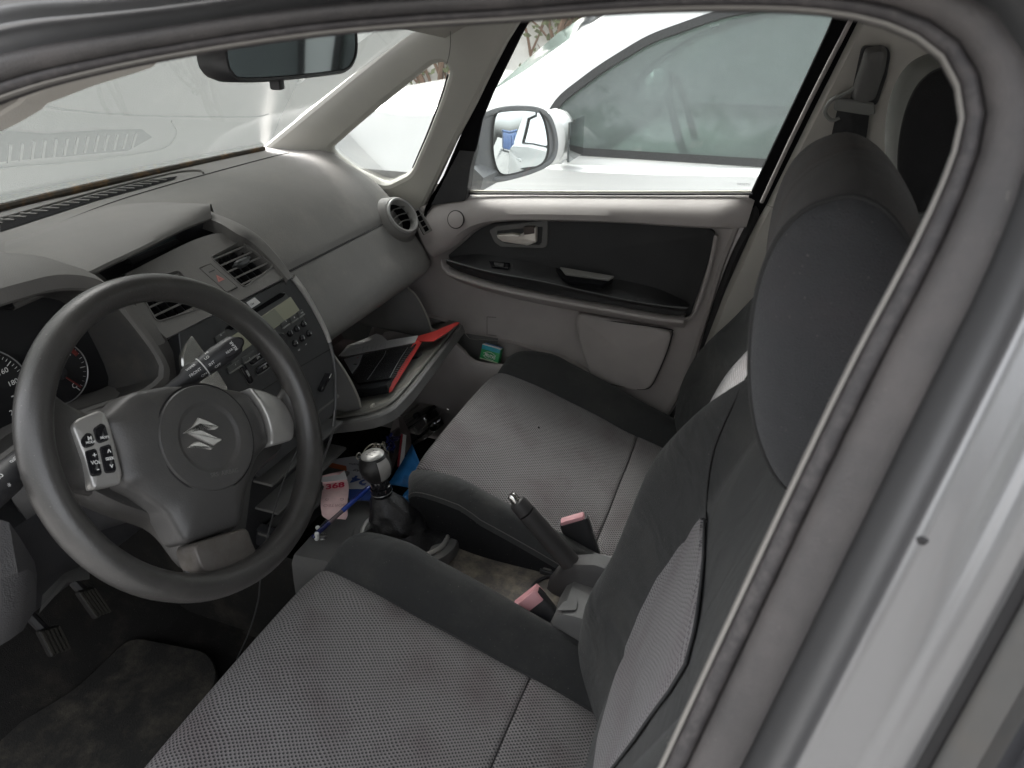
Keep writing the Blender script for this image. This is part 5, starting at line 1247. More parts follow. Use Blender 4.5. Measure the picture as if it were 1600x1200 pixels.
rows = [[p + V((0, .05, .004)), p + V((0, .004, .0065)), p + V((0, -.003, .004)), p + V((0, -.004, -.001)), p + V((0, .0, -.006)), p + V((0, .016, -.012 - .010 * math.sin(math.pi * min(i / 35, 1)))), p + V((0, .05, -.035))] for i, p in enumerate(RM)]
part('armrest_rim', loft(rows), DOORG, DP)
# pull handle cup, window switch, release lever
f3 = Fr(at(912, 428, y=1.49), (1, 0, 0), (0, .9, .35)); P = rpoly([f3.px(x, y) for x, y in [(868, 418), (874, 421), (958, 433), (955, 438), (940, 446), (890, 440), (878, 433)]], .004)
part('pull_cup', slab(P, f3, .0015, .0005, -.01), VOID, DP)
P = rpoly([f3.px(x, y, .002) for x, y in [(875, 419), (960, 433), (951, 439), (884, 430)]], .002); part('pull_edge', slab(P, f3, .006, .001, .001), mat('pull_grey', (.18, .175, .165), .5), DP)
f3 = Fr(at(779, 413, y=1.488), (1, 0, 0), (0, .9, .35)); P = rpoly([f3.px(x, y) for x, y in [(764, 409), (797, 412), (794, 420), (768, 417)]], .001); sw_ = part('window_switch', slab(P, f3, .003, .0008, -.004), GLOSSBLK, DP)
P = rpoly([f3.px(x, y, .003) for x, y in [(772, 411), (788, 413), (787, 418), (774, 416)]], .001); part('rocker', dome(P, f3, [(0, .002), (0, .006), (.001, .007)]), STACK, sw_)
f3 = DF(1.505); P = rpoly(quadpx([(764, 360), (776, 353), (856, 344), (855, 384), (850, 388), (782, 386), (772, 378)], f3), .005); P2 = rpoly(quadpx([(776, 361), (848, 354), (846, 380), (842, 382), (788, 380), (780, 372)], f3), .005)
hb_ = part('handle_bezel', holed(P, [P2], f3, .010, .0015), DASHLOW, DP)
part('handle_recess', slab(P2, DF(1.512), .0006, .0003, -.004), VOID, hb_)
P = rpoly(quadpx([(777, 366), (800, 364), (822, 367), (824, 355), (839, 354), (839, 378), (825, 383), (786, 377), (778, 371)], DF(1.503)), .003)
part('release_lever', dome(P, DF(1.503), [(0, -.004), (0, .003), (.0015, .006), (.004, .007)]), mat('lever_silver', (.62, .58, .53), .4, metal=.4), hb_)
part('lock_knob', slab(rpoly(quadpx([(819, 354), (836, 353), (836, 364), (820, 366)], DF(1.500)), .002), DF(1.500), .006, .001, -.01), mat('lock_brown', (.05, .035, .03), .4), hb_)
# raised lower pocket cover with its groove
pk = [(905, 486), (1038, 511), (1050, 517), (1049, 528), (1040, 556), (1020, 598), (1010, 606), (992, 606), (948, 595), (924, 580), (910, 540), (903, 500)]
P = rpoly(quadpx(pk, DF(1.522)), .012); pc_ = part('pocket_cover', dome(P, DF(1.508), [(0, -.012), (0, -.001), (.003, .002), (.006, .003)]), DOORG, DP)
gv = [DF(1.507).p(*DF(1.507).px(x, y)) for x, y in [(918, 497), (1038, 513), (1050, 519), (1049, 528), (1040, 556), (1020, 600), (1006, 608), (986, 606), (946, 597), (905, 575)]]
part('pocket_groove', tube(cr(gv, 4), .0016, 6), RUBDK, DP)
for a, b in (((761, 495), (761, 523)), ((761, 495), (775, 496)), ((763, 523), (776, 525))):
    part('door_mark', tube([at(*a, y=1.5055), at(*b, y=1.5055)], .0008, 5), DASHLOW, DP)
# bottle pocket bulge at the front lower corner, with the recess the small carton stands in
lipu = [(600, 470), (640, 487), (690, 500), (722, 516), (736, 530), (752, 530), (790, 534), (830, 545), (880, 560), (930, 590), (980, 640)]
rows = []
for i, p in enumerate(resample(cr([at(x, y, y=1.515) for x, y in lipu], 5), 40)):
    yy = 1.462 - .012 * math.sin(i / 39 * math.pi); q = at(*(800, 600), y=1) ; 
    rows.append([p + V((0, .015, .0)), p + V((0, -.003, 0))])
sheet(rows, 'pocket_lip', DOORG, DP)
fz = .0
fl = [(600, 520), (650, 510), (690, 520), (722, 545), (735, 560), (752, 567), (778, 570), (800, 572), (850, 590), (930, 640)]
rows = []
for p in resample(cr([at(x, y, y=1.455) for x, y in fl], 5), 36):
    rows.append([p + V((0, .012, -.05)), p + V((0, .010, -.003)), p + V((0, .004, .001)), p + V((0, -.004, -.001)), p + V((0, -.010, -.012)), p + V((.0, -.016, -.09)), p + V((0, -.01, -.22))])
part('bottle_pocket', loft(rows), DOORG, DP)
sheet([[V((x, 1.515, .56)), V((x, 1.51, .44)), V((x, 1.46, .43))] for x in (-.85, -.7, -.64, -.595)], 'pocket_inside', DASHLOW, DP)

# ================================================================== GLOVE BOX, OPEN
GB = empty('glove_box', (-.75, 1.22, .58)); GB.parent = CAR; GB.location = WLOC[GB.name] - WLOC[CAR.name]
sheet([[V((-.80, y, .71)), V((-1.0, y, .70)), V((-1.06, y, .62)), V((-1.02, y, .52)), V((-.86, y, .52))] for y in (.99, 1.2, 1.45)], 'bin_inside', mat('bin_brown', (.085, .06, .058), .7, grain=.4), GB)
LIDP = (V((-.655, 1.25, .612)), V((-.08, 0, .195)).normalized())
FL = Fr(LIDP[0], (0, 1, 0), (-.195, 0, -.08)); 
if FL.n.z < 0: FL = Fr(LIDP[0], (0, -1, 0), (-.195, 0, -.08))
lidpx = [(722, 506), (640, 612), (612, 640), (585, 652), (555, 658), (520, 662), (470, 672), (440, 640), (500, 560), (560, 500), (640, 470)]
P = rpoly([FL.px(x, y) for x, y in lidpx], [.004] + [.03] * 5 + [.01] * 5)
LIDM = mat('lid_olive_grey', (.12, .118, .105), .55, grain=.4, dirt=.5, dcol=(.27, .25, .2), dscale=9)
part('lid', slab(P, FL, .0, .004, -.022), DASHLOW, GB)
Pin = [FL.px(x, y) for x, y in [(716, 508), (636, 606), (608, 632), (582, 644), (552, 650), (520, 654), (478, 660), (450, 640), (505, 560), (562, 503), (640, 474)]]
part('lid_inner', slab(rpoly(Pin, [.004] + [.03] * 5 + [.01] * 5), FL, .006, .002, -.001), LIDM, GB)
part('lid_edge', tube(cr([FL.p(*FL.px(x, y), .004) for x, y in [(716, 509), (680, 553), (636, 607), (610, 633), (583, 645), (552, 651), (520, 655)]], 5), .0028, 8), LIDM, GB)
# side walls of the bin: thin curved fins fixed to the lid
def fin(edge, yy, back, name='lid_side'):
    a = cr([at(x, y, y=yy) for x, y in edge], 5); rows = [[p, V((back[0], yy, min(p.z + .01, back[1])))] for p in a]
    o_ = sheet(rows, name, DASHLOW, GB, thick=.003); part('side_edge', tube(a, .0022, 6), mat('fin_edge', (.26, .25, .22), .5), o_); return o_
fin([(516, 548), (532, 570), (548, 596), (560, 622), (567, 650)], 1.02, (-.95, .70))
fin([(634, 447), (650, 462), (663, 485), (672, 508), (677, 530)], 1.43, (-.95, .72))
part('lid_latch', box(FL.p(FL.px(650, 562).x, FL.px(650, 562).y, .008), (.022, .03, .008), FL.mat3(), .002), BLACKP, GB)
part('lid_hook', box(FL.p(FL.px(585, 640).x, FL.px(585, 640).y, .009), (.012, .006, .006), FL.mat3(), .002), mat('hook_pale', (.4, .38, .33), .5), GB)
# contents of the glove box (things of their own)
FO = lambda off: Fr(FL.p(0, 0, off), FL.u, FL.v)
def flat(name, px, off, th, m, lab, cat, grp=None, r_=.001, lift=None, base=None, parent=None):
    f_ = FO(off); P = rpoly([f_.px(x, y) for x, y in px], r_); o_ = part(name, slab(P, f_, th, min(.0008, th * .4), 0), m, parent)
    if lab: tag(o_, lab, cat, grp)
    return o_
wal = empty('document_wallet', FL.p(FL.px(610, 580).x, FL.px(610, 580).y, .01), 'thick black vinyl document wallet lying in the open glove box', 'wallet')
for i in range(5):
    f_ = FO(.008 + i * .0048); o_ = part('wallet_leaf', slab(rpoly([f_.px(x, y) for x, y in [(560 - i, 622 - i * 2.6), (608 - i * .5, 614 - i * 2.4), (650 - i * .3, 540), (530, 556), (500, 575), (520, 615)]], .003), f_, .004, .001, 0), BLKF, wal)
f_ = FO(.0325)
part('wallet_cover', slab(rpoly([f_.px(x, y) for x, y in [(560, 600), (612, 592), (651, 538), (596, 548), (535, 557), (540, 580)]], .003), f_, .002, .0006, 0), BLKF, wal)
fz_ = FO(.0348)
for k in range(17):
    t_ = k / 16; a = V((640 - 28 * t_, 543 + 46 * t_, 0)); b = V((649 - 27 * t_, 542 + 47 * t_, 0)); pa = fz_.px(a.x, a.y); pb = fz_.px(b.x, b.y); part('stitch', tube([fz_.p(*pa), fz_.p(*pb)], .0004, 4), mat('stitch_grey', (.15, .15, .15), .5), wal)
for pts in ([(603, 548), (600, 556), (590, 570), (580, 585), (574, 593)], [(637, 543), (622, 566), (609, 590)]):
    part('crease', tube(cr([fz_.p(*fz_.px(x, y)) for x, y in pts], 4), .0005, 5), mat('crease_grey', (.22, .22, .22), .3), wal)
rf = empty('red_folder', FL.p(FL.px(660, 545).x, FL.px(660, 545).y, .01), 'thin red card folder sticking out under the black wallet in glove box', 'folder')
def lifted(px, offs, name, m, parent): 
    v_ = [FO(o_).p(*FO(o_).px(x, y)) for (x, y), o_ in zip(px, offs)]; n_ = len(v_); vs = v_ + [p - FL.n * .0012 for p in v_]
    F = [tuple(range(n_)), tuple(range(2 * n_ - 1, n_ - 1, -1))] + [(i, i + n_, (i + 1) % n_ + n_, (i + 1) % n_) for i in range(n_)]
    return part(name, (vs, F), m, parent, smooth=False)
lifted([(608, 613), (612, 610), (659, 534), (651, 532), (646, 536), (618, 580), (609, 601)], [.012, .012, .026, .036, .036, .028, .02], 'spine', REDF, rf)
lifted([(651, 533), (660, 533), (677, 533), (700, 518), (718, 504), (713, 503), (680, 517), (646, 527)], [.032, .03, .024, .022, .02, .022, .03, .036], 'flap', REDF, rf)
tag(lifted([(540, 556), (648, 535), (653, 524), (604, 532), (545, 541), (532, 556)], [.037, .037, .041, .045, .04, .037], 'printed_sheet', PAPER, None), 'white printed sheet lying across the top of the black wallet', 'paper')
f_ = FO(.0392)
tag(lifted([(518, 553), (540, 541), (556, 535), (588, 521), (597, 524), (605, 532), (545, 545), (530, 556)], [.036, .04, .044, .05, .048, .0445, .041, .036], 'loose_sheet', PAPER, None), 'crumpled grey white sheet behind the printed one in glove box', 'paper')
card = lifted([(537, 561), (566, 554), (560, 570), (550, 583)], [.0362, .0362, .0362, .0362], 'small_card', PAPERG, None); tag(card, 'small white card with a red dot tucked at the left of the black wallet', 'card')
fq = FO(.0368); q = fq.px(559, 559); d_ = part('red_dot', lathe([(.003, 0), (.003, .0004)], Fr(fq.p(q.x, q.y), fq.u, fq.v), 12), RED, card)
q = fq.px(555, 569); d_ = part('print_bar', box(fq.p(q.x, q.y), (.004, .016, .0004), fq.mat3() @ Matrix.Rotation(-.5, 3, 'Z')), BLKF, card)
fq = FO(.0420)
sh_ = [o_ for o_ in bpy.data.objects if o_.name == 'printed_sheet'][0]
tl_ = MB()
for k in range(6):
    x0 = 566 + k * 7; a, b = (x0, 549 - k * 1.3), (x0 + 2, 541 - k * 1.0); pa, pb = fq.px(*a), fq.px(*b); vs, F = tube([fq.p(*pa), fq.p(*pb)], .0004, 4); tl_.add(vs, F)
o_ = tl_.build('print_line', PAPERG, sh_, smooth=False)
# ================================================================== FRONT SEATS
def seat(yc, dx, dz, driver):
    S = empty('front_seat', (-.3 + dx, yc, .3)); S.parent = CAR; S.location = WLOC[S.name] - WLOC[CAR.name]
    # --- cushion: stations along x (x, z, bolster height factor, outer side drop)
    path = [(-.50, .25, .0), (-.53, .33, .05), (-.563, .40, .12), (-.588, .452, .25), (-.598, .484, .42), (-.570, .493, .60), (-.50, .476, .90), (-.42, .450, 1.0), (-.34, .422, 1.0), (-.26, .394, 1.0), (-.235, .386, 1.0), (-.228, .380, 1.), (-.222, .383, 1.0), (-.17, .366, .85), (-.10, .344, .7), (-.02, .33, .6)]
    cp = cr([V(p) for p in path], 3)
    ins = [(-.22, -.004), (-.212, .002), (-.17, .006), (-.09, .010), (0, .011), (.09, .010), (.17, .006), (.212, .002), (.22, -.004)]
    bol = [(.22, -.004), (.226, .005), (.240, .028), (.258, .052), (.272, .062), (.287, .060), (.300, .045), (.308, .015), (.310, -.04), (.306, -.12), (.296, -.20)]
    def row(p, prof, side=1, isb=False):
        r = []
        for s, h in prof:
            x, z, k = p; hh = h * (k if h > 0 and isb else 1); 
            rx = -.5 * (1 - k) * 0
            cut = max(0, (abs(s) - .17) / .13) ** 2 * .035 if x < -.5 else max(0, (abs(s) - .17) / .13) ** 2 * .035 * max(0, (-.42 - x) / .08)
            zz = z + hh
            if isb and h < 0: zz = min(zz, z + .0) ; zz = max(zz, .22)
            wig = .0045 * noise.noise(V((x * 8, s * 8 + yc, z * 4))) 
            r.append(V((x + dx + cut + wig, yc + side * s, zz + dz + wig)))
        return r
    f1 = [row(p, ins) for p in cp if p.x < -.229 or p.z < .37 and False]
    i_seam = max(i for i, p in enumerate(cp) if p.x < -.2285)
    front = [cr(row(p, ins), 3) for p in cp[:i_seam + 1]]; rear = [cr(row(p, ins), 3) for p in cp[i_seam:]]
    i0 = next(i for i, p in enumerate(cp) if p.z > .47)
    sheet(front[i0 - 3:], 'seat_panel', WEAVE, S); sheet(rear, 'seat_panel', WEAVE, S)
    sheet(front[:i0 - 2], 'seat_front', SEATB, S)
    part('seat_seam', tube([front[-1][j] + V((0, 0, .0002)) for j in range(len(front[-1]))], .0013, 5), RUBDK, S)
    cpb = cr([V(p) for p in path if abs(p[0] + .228) > .008], 3)
    for sd_ in (-1, 1):
        b_ = [cr(row(p, bol, sd_, True), 3) for p in cpb]
        sheet([r[:22] for r in b_], 'seat_bolster', SEATB, S)
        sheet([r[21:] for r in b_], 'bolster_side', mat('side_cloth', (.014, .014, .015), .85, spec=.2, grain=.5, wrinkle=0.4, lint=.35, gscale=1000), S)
        part('bolster_piping', tube([r[0] + V((0, 0, .002)) for r in b_[i0 - 3:]], .0016, 6), mat('piping', (.05, .05, .052), .8), S)
        if not driver and sd_ == -1: part('bolster_seam', tube([r[20] + V((0, -.0008, .0)) for r in b_[6:]], .0009, 5), mat('seam_grey', (.10, .095, .09), .7), S)
    sheet([[V((x + dx, yc + y, .24)) for y in (-.28, .28)] for x in (-.58, 0)], 'seat_base', VOID, S)
    for ry in (-.2, .2): part('seat_rail', box((-.30 + dx, yc + ry, .235), (.52, .03, .03), bev=.004), mat('rail_steel', (.2, .2, .2), .4, metal=.7), S)
    # --- backrest
    dbx = dx + (.0 if driver else .01)
    bpth = [(-.10, .33, .6, .29), (-.105, .40, .8, .30), (-.085, .50, 1.0, .302), (-.055, .60, 1.0, .302), (-.03, .70, 1.0, .30), (-.008, .80, .95, .285), (.012, .88, .70, .262), (.030, .94, .42, .232), (.048, .985, .22, .200), (.075, 1.010, .1, .18), (.115, 1.012, 0, .155), (.155, .985, -.0, .15)]
    if not driver: bpth = [(x + max(0, z - .6) * .28, z, k * (1 if z < .65 else .8), interp([(.6, w), (.70, .285), (.76, .265), (.82, .235), (.88, .205), (.95, .175), (1.02, .14)], z)) for x, z, k, w in bpth]
    B = cr([V((x, z, 0)) for x, z, k, w in bpth], 4); K = cr([V((k, w, 0)) for x, z, k, w in bpth], 4)
    prof = [(0, 0), (.25, -.002), (.48, -.004), (.60, -.001), (.66, -.010), (.76, -.036), (.86, -.066), (.93, -.076), (.98, -.069), (1.01, -.04), (1.02, .0), (1.01, .06), (.95, .12)]
    rowsL = []
    for b, k in zip(B, K):
        r = []
        for s, e in prof:
            ee = e * k.x if e < 0 else e
            x = b.x + ee + dbx; z = b.y + (.35 * -e * 0 if e < 0 else 0)
            w = .0045 * noise.noise(V((b.y * 9, s * 6 + yc, 1.3)))
            r.append((x + w, s * k.y, z + dz))
        rowsL.append(r)
    surf = []
    for r in rowsL:
        full_ = [V((x, yc - s, z)) for x, s, z in r[::-1]] + [V((x, yc + s, z)) for x, s, z in r[1:]]
        surf.append(cr(full_, 3))
    profD = [(q.x, q.y) for q in cr([V((-s, e, 0)) for s, e in prof[::-1]] + [V((s, e, 0)) for s, e in prof[1:]], 8)][96:]; profD = [(max(a, 0), b) for a, b in profD if a > -.001]; profD = profD[:next(i for i in range(1, len(profD)) if profD[i][0] < profD[i - 1][0] or i == len(profD) - 1)]
    sheet(surf, 'backrest', SEATB, S)
    sheet([[V((r[0].x, r[0].y, r[0].z)), V((max(r[0].x + .02, .02 + dbx + (r[0].z - .3) * .18), yc, r[0].z)), V((r[-1].x, r[-1].y, r[-1].z))] for r in surf], 'backrest_shell', DASHLOW, S)
    # insert wedge laid on the surface
    def sx(y, z):
        """x of the backrest front at (y, z)"""
        best = None; zz = z - dz
        for i in range(len(B) - 1):
            if B[i].y <= zz <= B[i + 1].y:
                t_ = (zz - B[i].y) / max(B[i + 1].y - B[i].y, 1e-6); bx = B[i].x + (B[i + 1].x - B[i].x) * t_; k = K[i].x + (K[i + 1].x - K[i].x) * t_; w = K[i].y + (K[i + 1].y - K[i].y) * t_
                e = interp(profD, abs(y - yc) / w); best = bx + (e * k if e < 0 else e) + dbx; break
        return best if best is not None else B[-1].x + dbx
    def hit(px, py):
        d_ = ray(px, py); t_ = .2
        for _ in range(4000):
            p = CAMO + d_ * t_
            if p.z < .3 or p.y > yc + .3: return p
            if p.y > yc - .22 and p.z < 1.0 + dz and sx(p.y, p.z) <= p.x: return p
            t_ += .0006
        return p
    if driver: Lb = [(1105, 812), (1068, 852), (1030, 905), (1003, 958), (982, 1012), (966, 1062), (954, 1105), (942, 1150), (935, 1210)]; Rb = [(1106, 814), (1105, 870), (1099, 930), (1092, 985), (1078, 1040), (1050, 1085), (1012, 1135), (975, 1185), (940, 1225)]
    else: Lb = [(1176, 546), (1150, 572), (1128, 603), (1108, 637), (1094, 662), (1085, 684), (1070, 720)]; Rb = [(1180, 546), (1178, 580), (1176, 620), (1170, 650), (1160, 680), (1140, 710), (1110, 750)]
    LL = resample([hit(*p) for p in Lb], 40); RR = resample([hit(*p) for p in Rb], 40); rows = []
    for a, b in zip(LL, RR):
        r = []
        for j in range(22):
            t_ = j / 21; y = a.y + (b.y - a.y) * t_; z = a.z + (b.z - a.z) * t_; r.append(V((sx(y, z) - .0075 + .003 * (j in (0, 21)), y, z)))
        rows.append(r)
    uv = []
    for r in rows: uv += [(p.y, p.z * 1.0) for p in r]
    vs, F = loft(rows); mk('backrest_panel', vs, F, RIBS, S, uv=uv)
    for e_ in (0, 21): part('panel_piping', tube([r[e_] + V((.001, 0, 0)) for r in rows], .0015, 8), mat('piping', (.05, .05, .052), .8), S)
    sm_ = [(1105, 812), (1107, 760), (1116, 705), (1136, 655), (1160, 605), (1178, 570), (1190, 540)] if driver else []
    if sm_: part('backrest_seam', tube([hit(*p) + V((-.0010, 0, 0)) for p in resample_px(sm_, 24)], .0011, 5), RUBDK, S)
    # --- headrest: rounded block, flat sewn end panels
    hx, hz = (.0, 0.) if driver else (.15, .022)
    yn, yf = (yc - .085, yc + .125) if driver else (yc - .10, yc + .12)
    o2 = [(1290, 313), (1332, 306), (1378, 325), (1415, 372), (1438, 440), (1425, 560), (1380, 690), (1310, 755), (1252, 768), (1222, 752), (1198, 712), (1180, 655), (1172, 580), (1176, 500), (1190, 430), (1216, 370), (1250, 333)]
    hp = [at(x, y, y=YD - .085) for x, y in o2]; 
    hp = resample(cr([V((p.x + hx, p.z + hz, 0)) for p in hp], 5, True), 72, True); cxm = sum(p.x for p in hp) / 72; czm = sum(p.y for p in hp) / 72
    def hr(y, k, bx_=0): return [V((cxm + (p.x - cxm) * k + bx_, y, czm + (p.y - czm) * k)) for p in hp]
    sgn = 1
    gus = [hr(yn - .002, 1.0), hr(yn + .004, 1.02), hr(yn + .03, 1.075, .004), hr(yn + .075, 1.10, .006), hr((yn + yf) / 2, 1.11, .007), hr(yf - .05, 1.10, .006), hr(yf - .018, 1.04, .004), hr(yf, .9), hr(yf + .008, .6), hr(yf + .01, .1)]
    mH = HEADB if driver else GREYCL  # passenger cover paler: cleaner cloth, with windscreen light also put into the colour
    gp_ = cr_rows(gus, 3)
    part('headrest_cover', loft(gp_, closed=True), mH, S)
    pan = [hr(yn - .002, 1.0), hr(yn - .006, .97), hr(yn - .012, .88), hr(yn - .018, .70), hr(yn - .021, .45), hr(yn - .022, .1)]
    vs, F = loft(cr_rows(pan, 3), closed=True, flip=True); F.append(tuple(range(len(vs) - 72, len(vs))))
    mk('headrest_panel', vs, F, PANELB if driver else mat('shaded_panel_cloth', (.010, .010, .011), .95, grain=1, gscale=900), S)  # passenger end panel blackened: its shade is put into the cloth colour
    part('headrest_seam', tube(hr(yn - .003, 1.006), .0014, 6, True), mat('seam_dark', (.03, .03, .03), .8), S)
    for yy in (-.05, .06): part('headrest_post', tube([V((.085 + dbx + (0 if driver else .14), yc + yy, .93)), V((.095 + dbx + (0 if driver else .14), yc + yy, 1.08))], .006, 10), CHROME, S)
    return S
def resample_px(pts, n): return [(p.x, p.y) for p in resample(cr([V((x, y, 0)) for x, y in pts], 4), n)]
def cr_rows(rows, n):
    cols = [cr([r[j] for r in rows], n) for j in range(len(rows[0]))]; return [list(r) for r in zip(*cols)]
seat(YD, 0, 0, True)
PS = seat(YP, .03, .022, False)
def onseat(px, py, lift=.0125):
    p = at(px, py, z=.45)
    for _ in range(12): p = at(px, py, z=.497 + .022 + (p.x - .03 + .57) * -.335 + lift)
    return p
part('crumb', lathe([(.0028, 0), (.002, .0016), (.0001, .002)], Fr(onseat(842, 668), (1, 0, -.33), (0, 1, 0)), 10, False), RUBDK, PS)
for x, y in ((873, 607), (938, 745), (700, 640)): part('lint', lathe([(.0014, 0), (.001, .0008), (.0001, .001)], Fr(onseat(x, y), (1, 0, -.33), (0, 1, 0)), 8, False), WHITE, PS)
# rear bench
RS = empty('rear_seat', (.9, .84, .3)); RS.parent = CAR; RS.location = WLOC[RS.name] - WLOC[CAR.name]
part('bench_cushion', box((.92, .84, .42), (.5, 1.28, .16), bev=.05), SEATB, RS)
m3 = Matrix.Rotation(.3, 3, 'Y'); part('bench_back', box((1.22, .84, .75), (.14, 1.28, .62), m3, .05), SEATB, RS)
for y in (.45, 1.2):
    part('headrest', box((1.34, y, 1.12), (.10, .26, .15), m3, .04), SEATB, RS)
    for yy in (-.06, .06): part('headrest_post', tube([V((1.30, y + yy, 1.0)), V((1.33, y + yy, 1.08))], .006, 8), CHROME, RS)

# ================================================================== MIRRORS
MR = empty('rear_view_mirror', at(440, 100, x=-.55)); MR.parent = CAR; MR.location = WLOC[MR.name] - WLOC[CAR.name]
mo = [(346, 20), (345, 75), (349, 104), (358, 120), (375, 129), (440, 126), (520, 117), (540, 112), (551, 98), (556, 75), (553, 20), (549, -8), (440, -15), (355, -10)]
mc = at(440, 70, x=-.56); fm = Fr(mc, (-.06, 1, 0), (-.01, 0, 1)); 
mP = resample(cr([V((*fm.px(x, y), 0)) for x, y in mo], 4, True), 80, True); mP = [V((p.x, p.y)) for p in mP]
part('mirror_housing', dome(mP, Fr(mc, fm.u, fm.v), [(.014, -.045), (.004, -.034), (0, -.02), (0, .001), (.0015, .004), (.0045, .0045), (.0060, .002)]), BLACKP, MR)
mg = [V((p.x, p.y)) for p in inset(ccw(mP), .0055)]; g_ = [fm.p(p.x, p.y, .003) for p in mg]; part('mirror_glass', (g_, [tuple(range(len(g_)))]), MIRRORD, MR, smooth=False)
q = fm.px(437, 129); part('dimming_lever', box(fm.p(q.x, q.y - .002, -.004), (.012, .012, .014), fm.mat3(), .003), BLACKP, MR)
part('mirror_stem', tube([fm.p(0, .0, -.03), fm.p(-.0, .05, -.07), fm.p(0, .07, -.10)], .010, 12), BLACKP, MR)
WM = empty('wing_mirror', at(800, 225, y=1.72)); WM.parent = CAR; WM.location = WLOC[WM.name] - WLOC[CAR.name]
wc = at(806, 224, y=1.76); dW = ray(806, 224).normalized(); tgt = V((.95, .275, -.03)).normalized(); nW = (tgt - dW).normalized()
fw_ = Fr(wc, nW.cross(V((0, 0, 1))) * -1, (0, 0, 1)); fw_.n = nW; fw_.u = V((0, 0, 1)).cross(nW).normalized(); fw_.v = nW.cross(fw_.u)
if (fw_.px(840, 224) - fw_.px(780, 224)).x < 0: fw_.u = -fw_.u; flipw = True
wo_ = [(742, 190), (752, 176), (780, 166), (820, 164), (848, 170), (862, 186), (870, 215), (869, 240), (858, 258), (830, 272), (790, 283), (768, 285), (757, 278), (744, 272), (738, 240)]
wg_ = [(770, 196), (776, 177), (792, 171), (830, 171), (844, 180), (852, 205), (854, 234), (846, 254), (822, 264), (790, 272), (776, 264), (769, 235)]
def fdome(px, offs, name, m, cap=True, rnd=4, parent=WM):
    base = resample(cr([V((*fw_.px(x, y), 0)) for x, y in px], 5, True), 64, True); base = [V((p.x, p.y)) for p in base]; base = ccw(base); rows = [[fw_.p(q.x, q.y, h) for q in inset(base, d)] for d, h in offs]
    vs, F = loft(rows, closed=True)
    if cap: F.append(tuple(range(len(vs) - 64, len(vs))))
    return part(name, (vs, F), m, parent)
WMH = mat('wing_mirror_grey', (.13, .135, .14), .45, grain=.3, dirt=.2)
fdome(wo_, [(.045, -.085), (.02, -.075), (.006, -.05), (0, -.02), (0, .0), (.002, .006), (.008, .008), (.014, .006), (.017, .000)], 'mirror_housing', WMH, True)
fdome(wg_, [(-.001, .002), (0, .0045), (.0005, .0046)], 'mirror_glass', MIRROR)
fdome(wg_, [(-.0035, .004), (-.0035, .0075), (-.001, .0075), (.0002, .0048)], 'glass_rim', RUBDK, False)
a_ = at(738, 283, y=1.60); part('mirror_arm', loft([[a_ + V((dx_, 0, dz_)) for dx_, dz_ in ((-.03, -.02), (.02, -.025), (.03, .01), (.0, .035), (-.03, .02))], [at(775, 268, y=1.74) + V((dx_, 0, dz_)) for dx_, dz_ in ((-.03, -.018), (.02, -.018), (.025, .01), (.0, .03), (-.03, .02))]], closed=True, cap=True), WMH, WM)

# ================================================================== LOOSE THINGS
def quadthing(name, px, z, m, lab, cat, th=.0012, grp=None, zs=None, smooth=False):
    v_ = [at(x, y, z=zz) for (x, y), zz in zip(px, zs or [z] * len(px))]; n_ = len(v_); vs = v_ + [p - V((0, 0, th)) for p in v_]
    F = [tuple(range(n_)), tuple(range(2 * n_ - 1, n_ - 1, -1))] + [(i, i + n_, (i + 1) % n_ + n_, (i + 1) % n_) for i in range(n_)]
    o_ = part(name, (vs, F), m, None, smooth=smooth); 
    if lab: tag(o_, lab, cat, grp)
    return o_
ztray = .452
br = quadthing('leaflet', [(510, 722), (531, 716), (560, 712), (590, 720), (600, 780), (548, 782), (530, 760)], ztray + .004, PAPERG, 'white leaflet with blue print lying in the tray behind gear knob', 'leaflet')
f_ = Fr((0, 0, ztray + .0042), (1, 0, 0), (0, 1, 0))
def tpx(s, x, y, x2, y2, h, f_, parent, m, sx=1., bold=0):
    a, b = f_.px(x, y), f_.px(x2, y2); d = b - a; return text(s, f_, (a.x + b.x) / 2, (a.y + b.y) / 2, h, .0003, math.atan2(d.y, d.x), parent, m, sx=sx, bold=bold)
tpx('24', 573, 752, 552, 748, .034, f_, br, BLUE, 1.1, .001); tpx('TARIF', 574, 738, 548, 733, .010, f_, br, BLKF); tpx('FOLLETO', 566, 727, 545, 724, .007, f_, br, BLKF); tpx('km', 574, 759, 562, 758, .007, f_, br, BLUE)
part('blue_band', (lambda v_: (v_, [tuple(range(len(v_)))]))([at(x, y, z=ztray + .0044) for x, y in [(545, 764), (598, 764), (600, 782), (545, 782)]]), BLUE, br, smooth=False)
oc = quadthing('orange_card', [(506, 738), (509, 719), (543, 726), (546, 744), (536, 748)], ztray + .008, PAPERG, 'small orange and white card half under the pink receipt', 'card')
part('orange_print', (lambda v_: (v_, [tuple(range(len(v_)))]))([at(x, y, z=ztray + .0085) for x, y in [(509, 736), (513, 722), (541, 728), (542, 735), (530, 740)]]), ORANGE, oc, smooth=False)
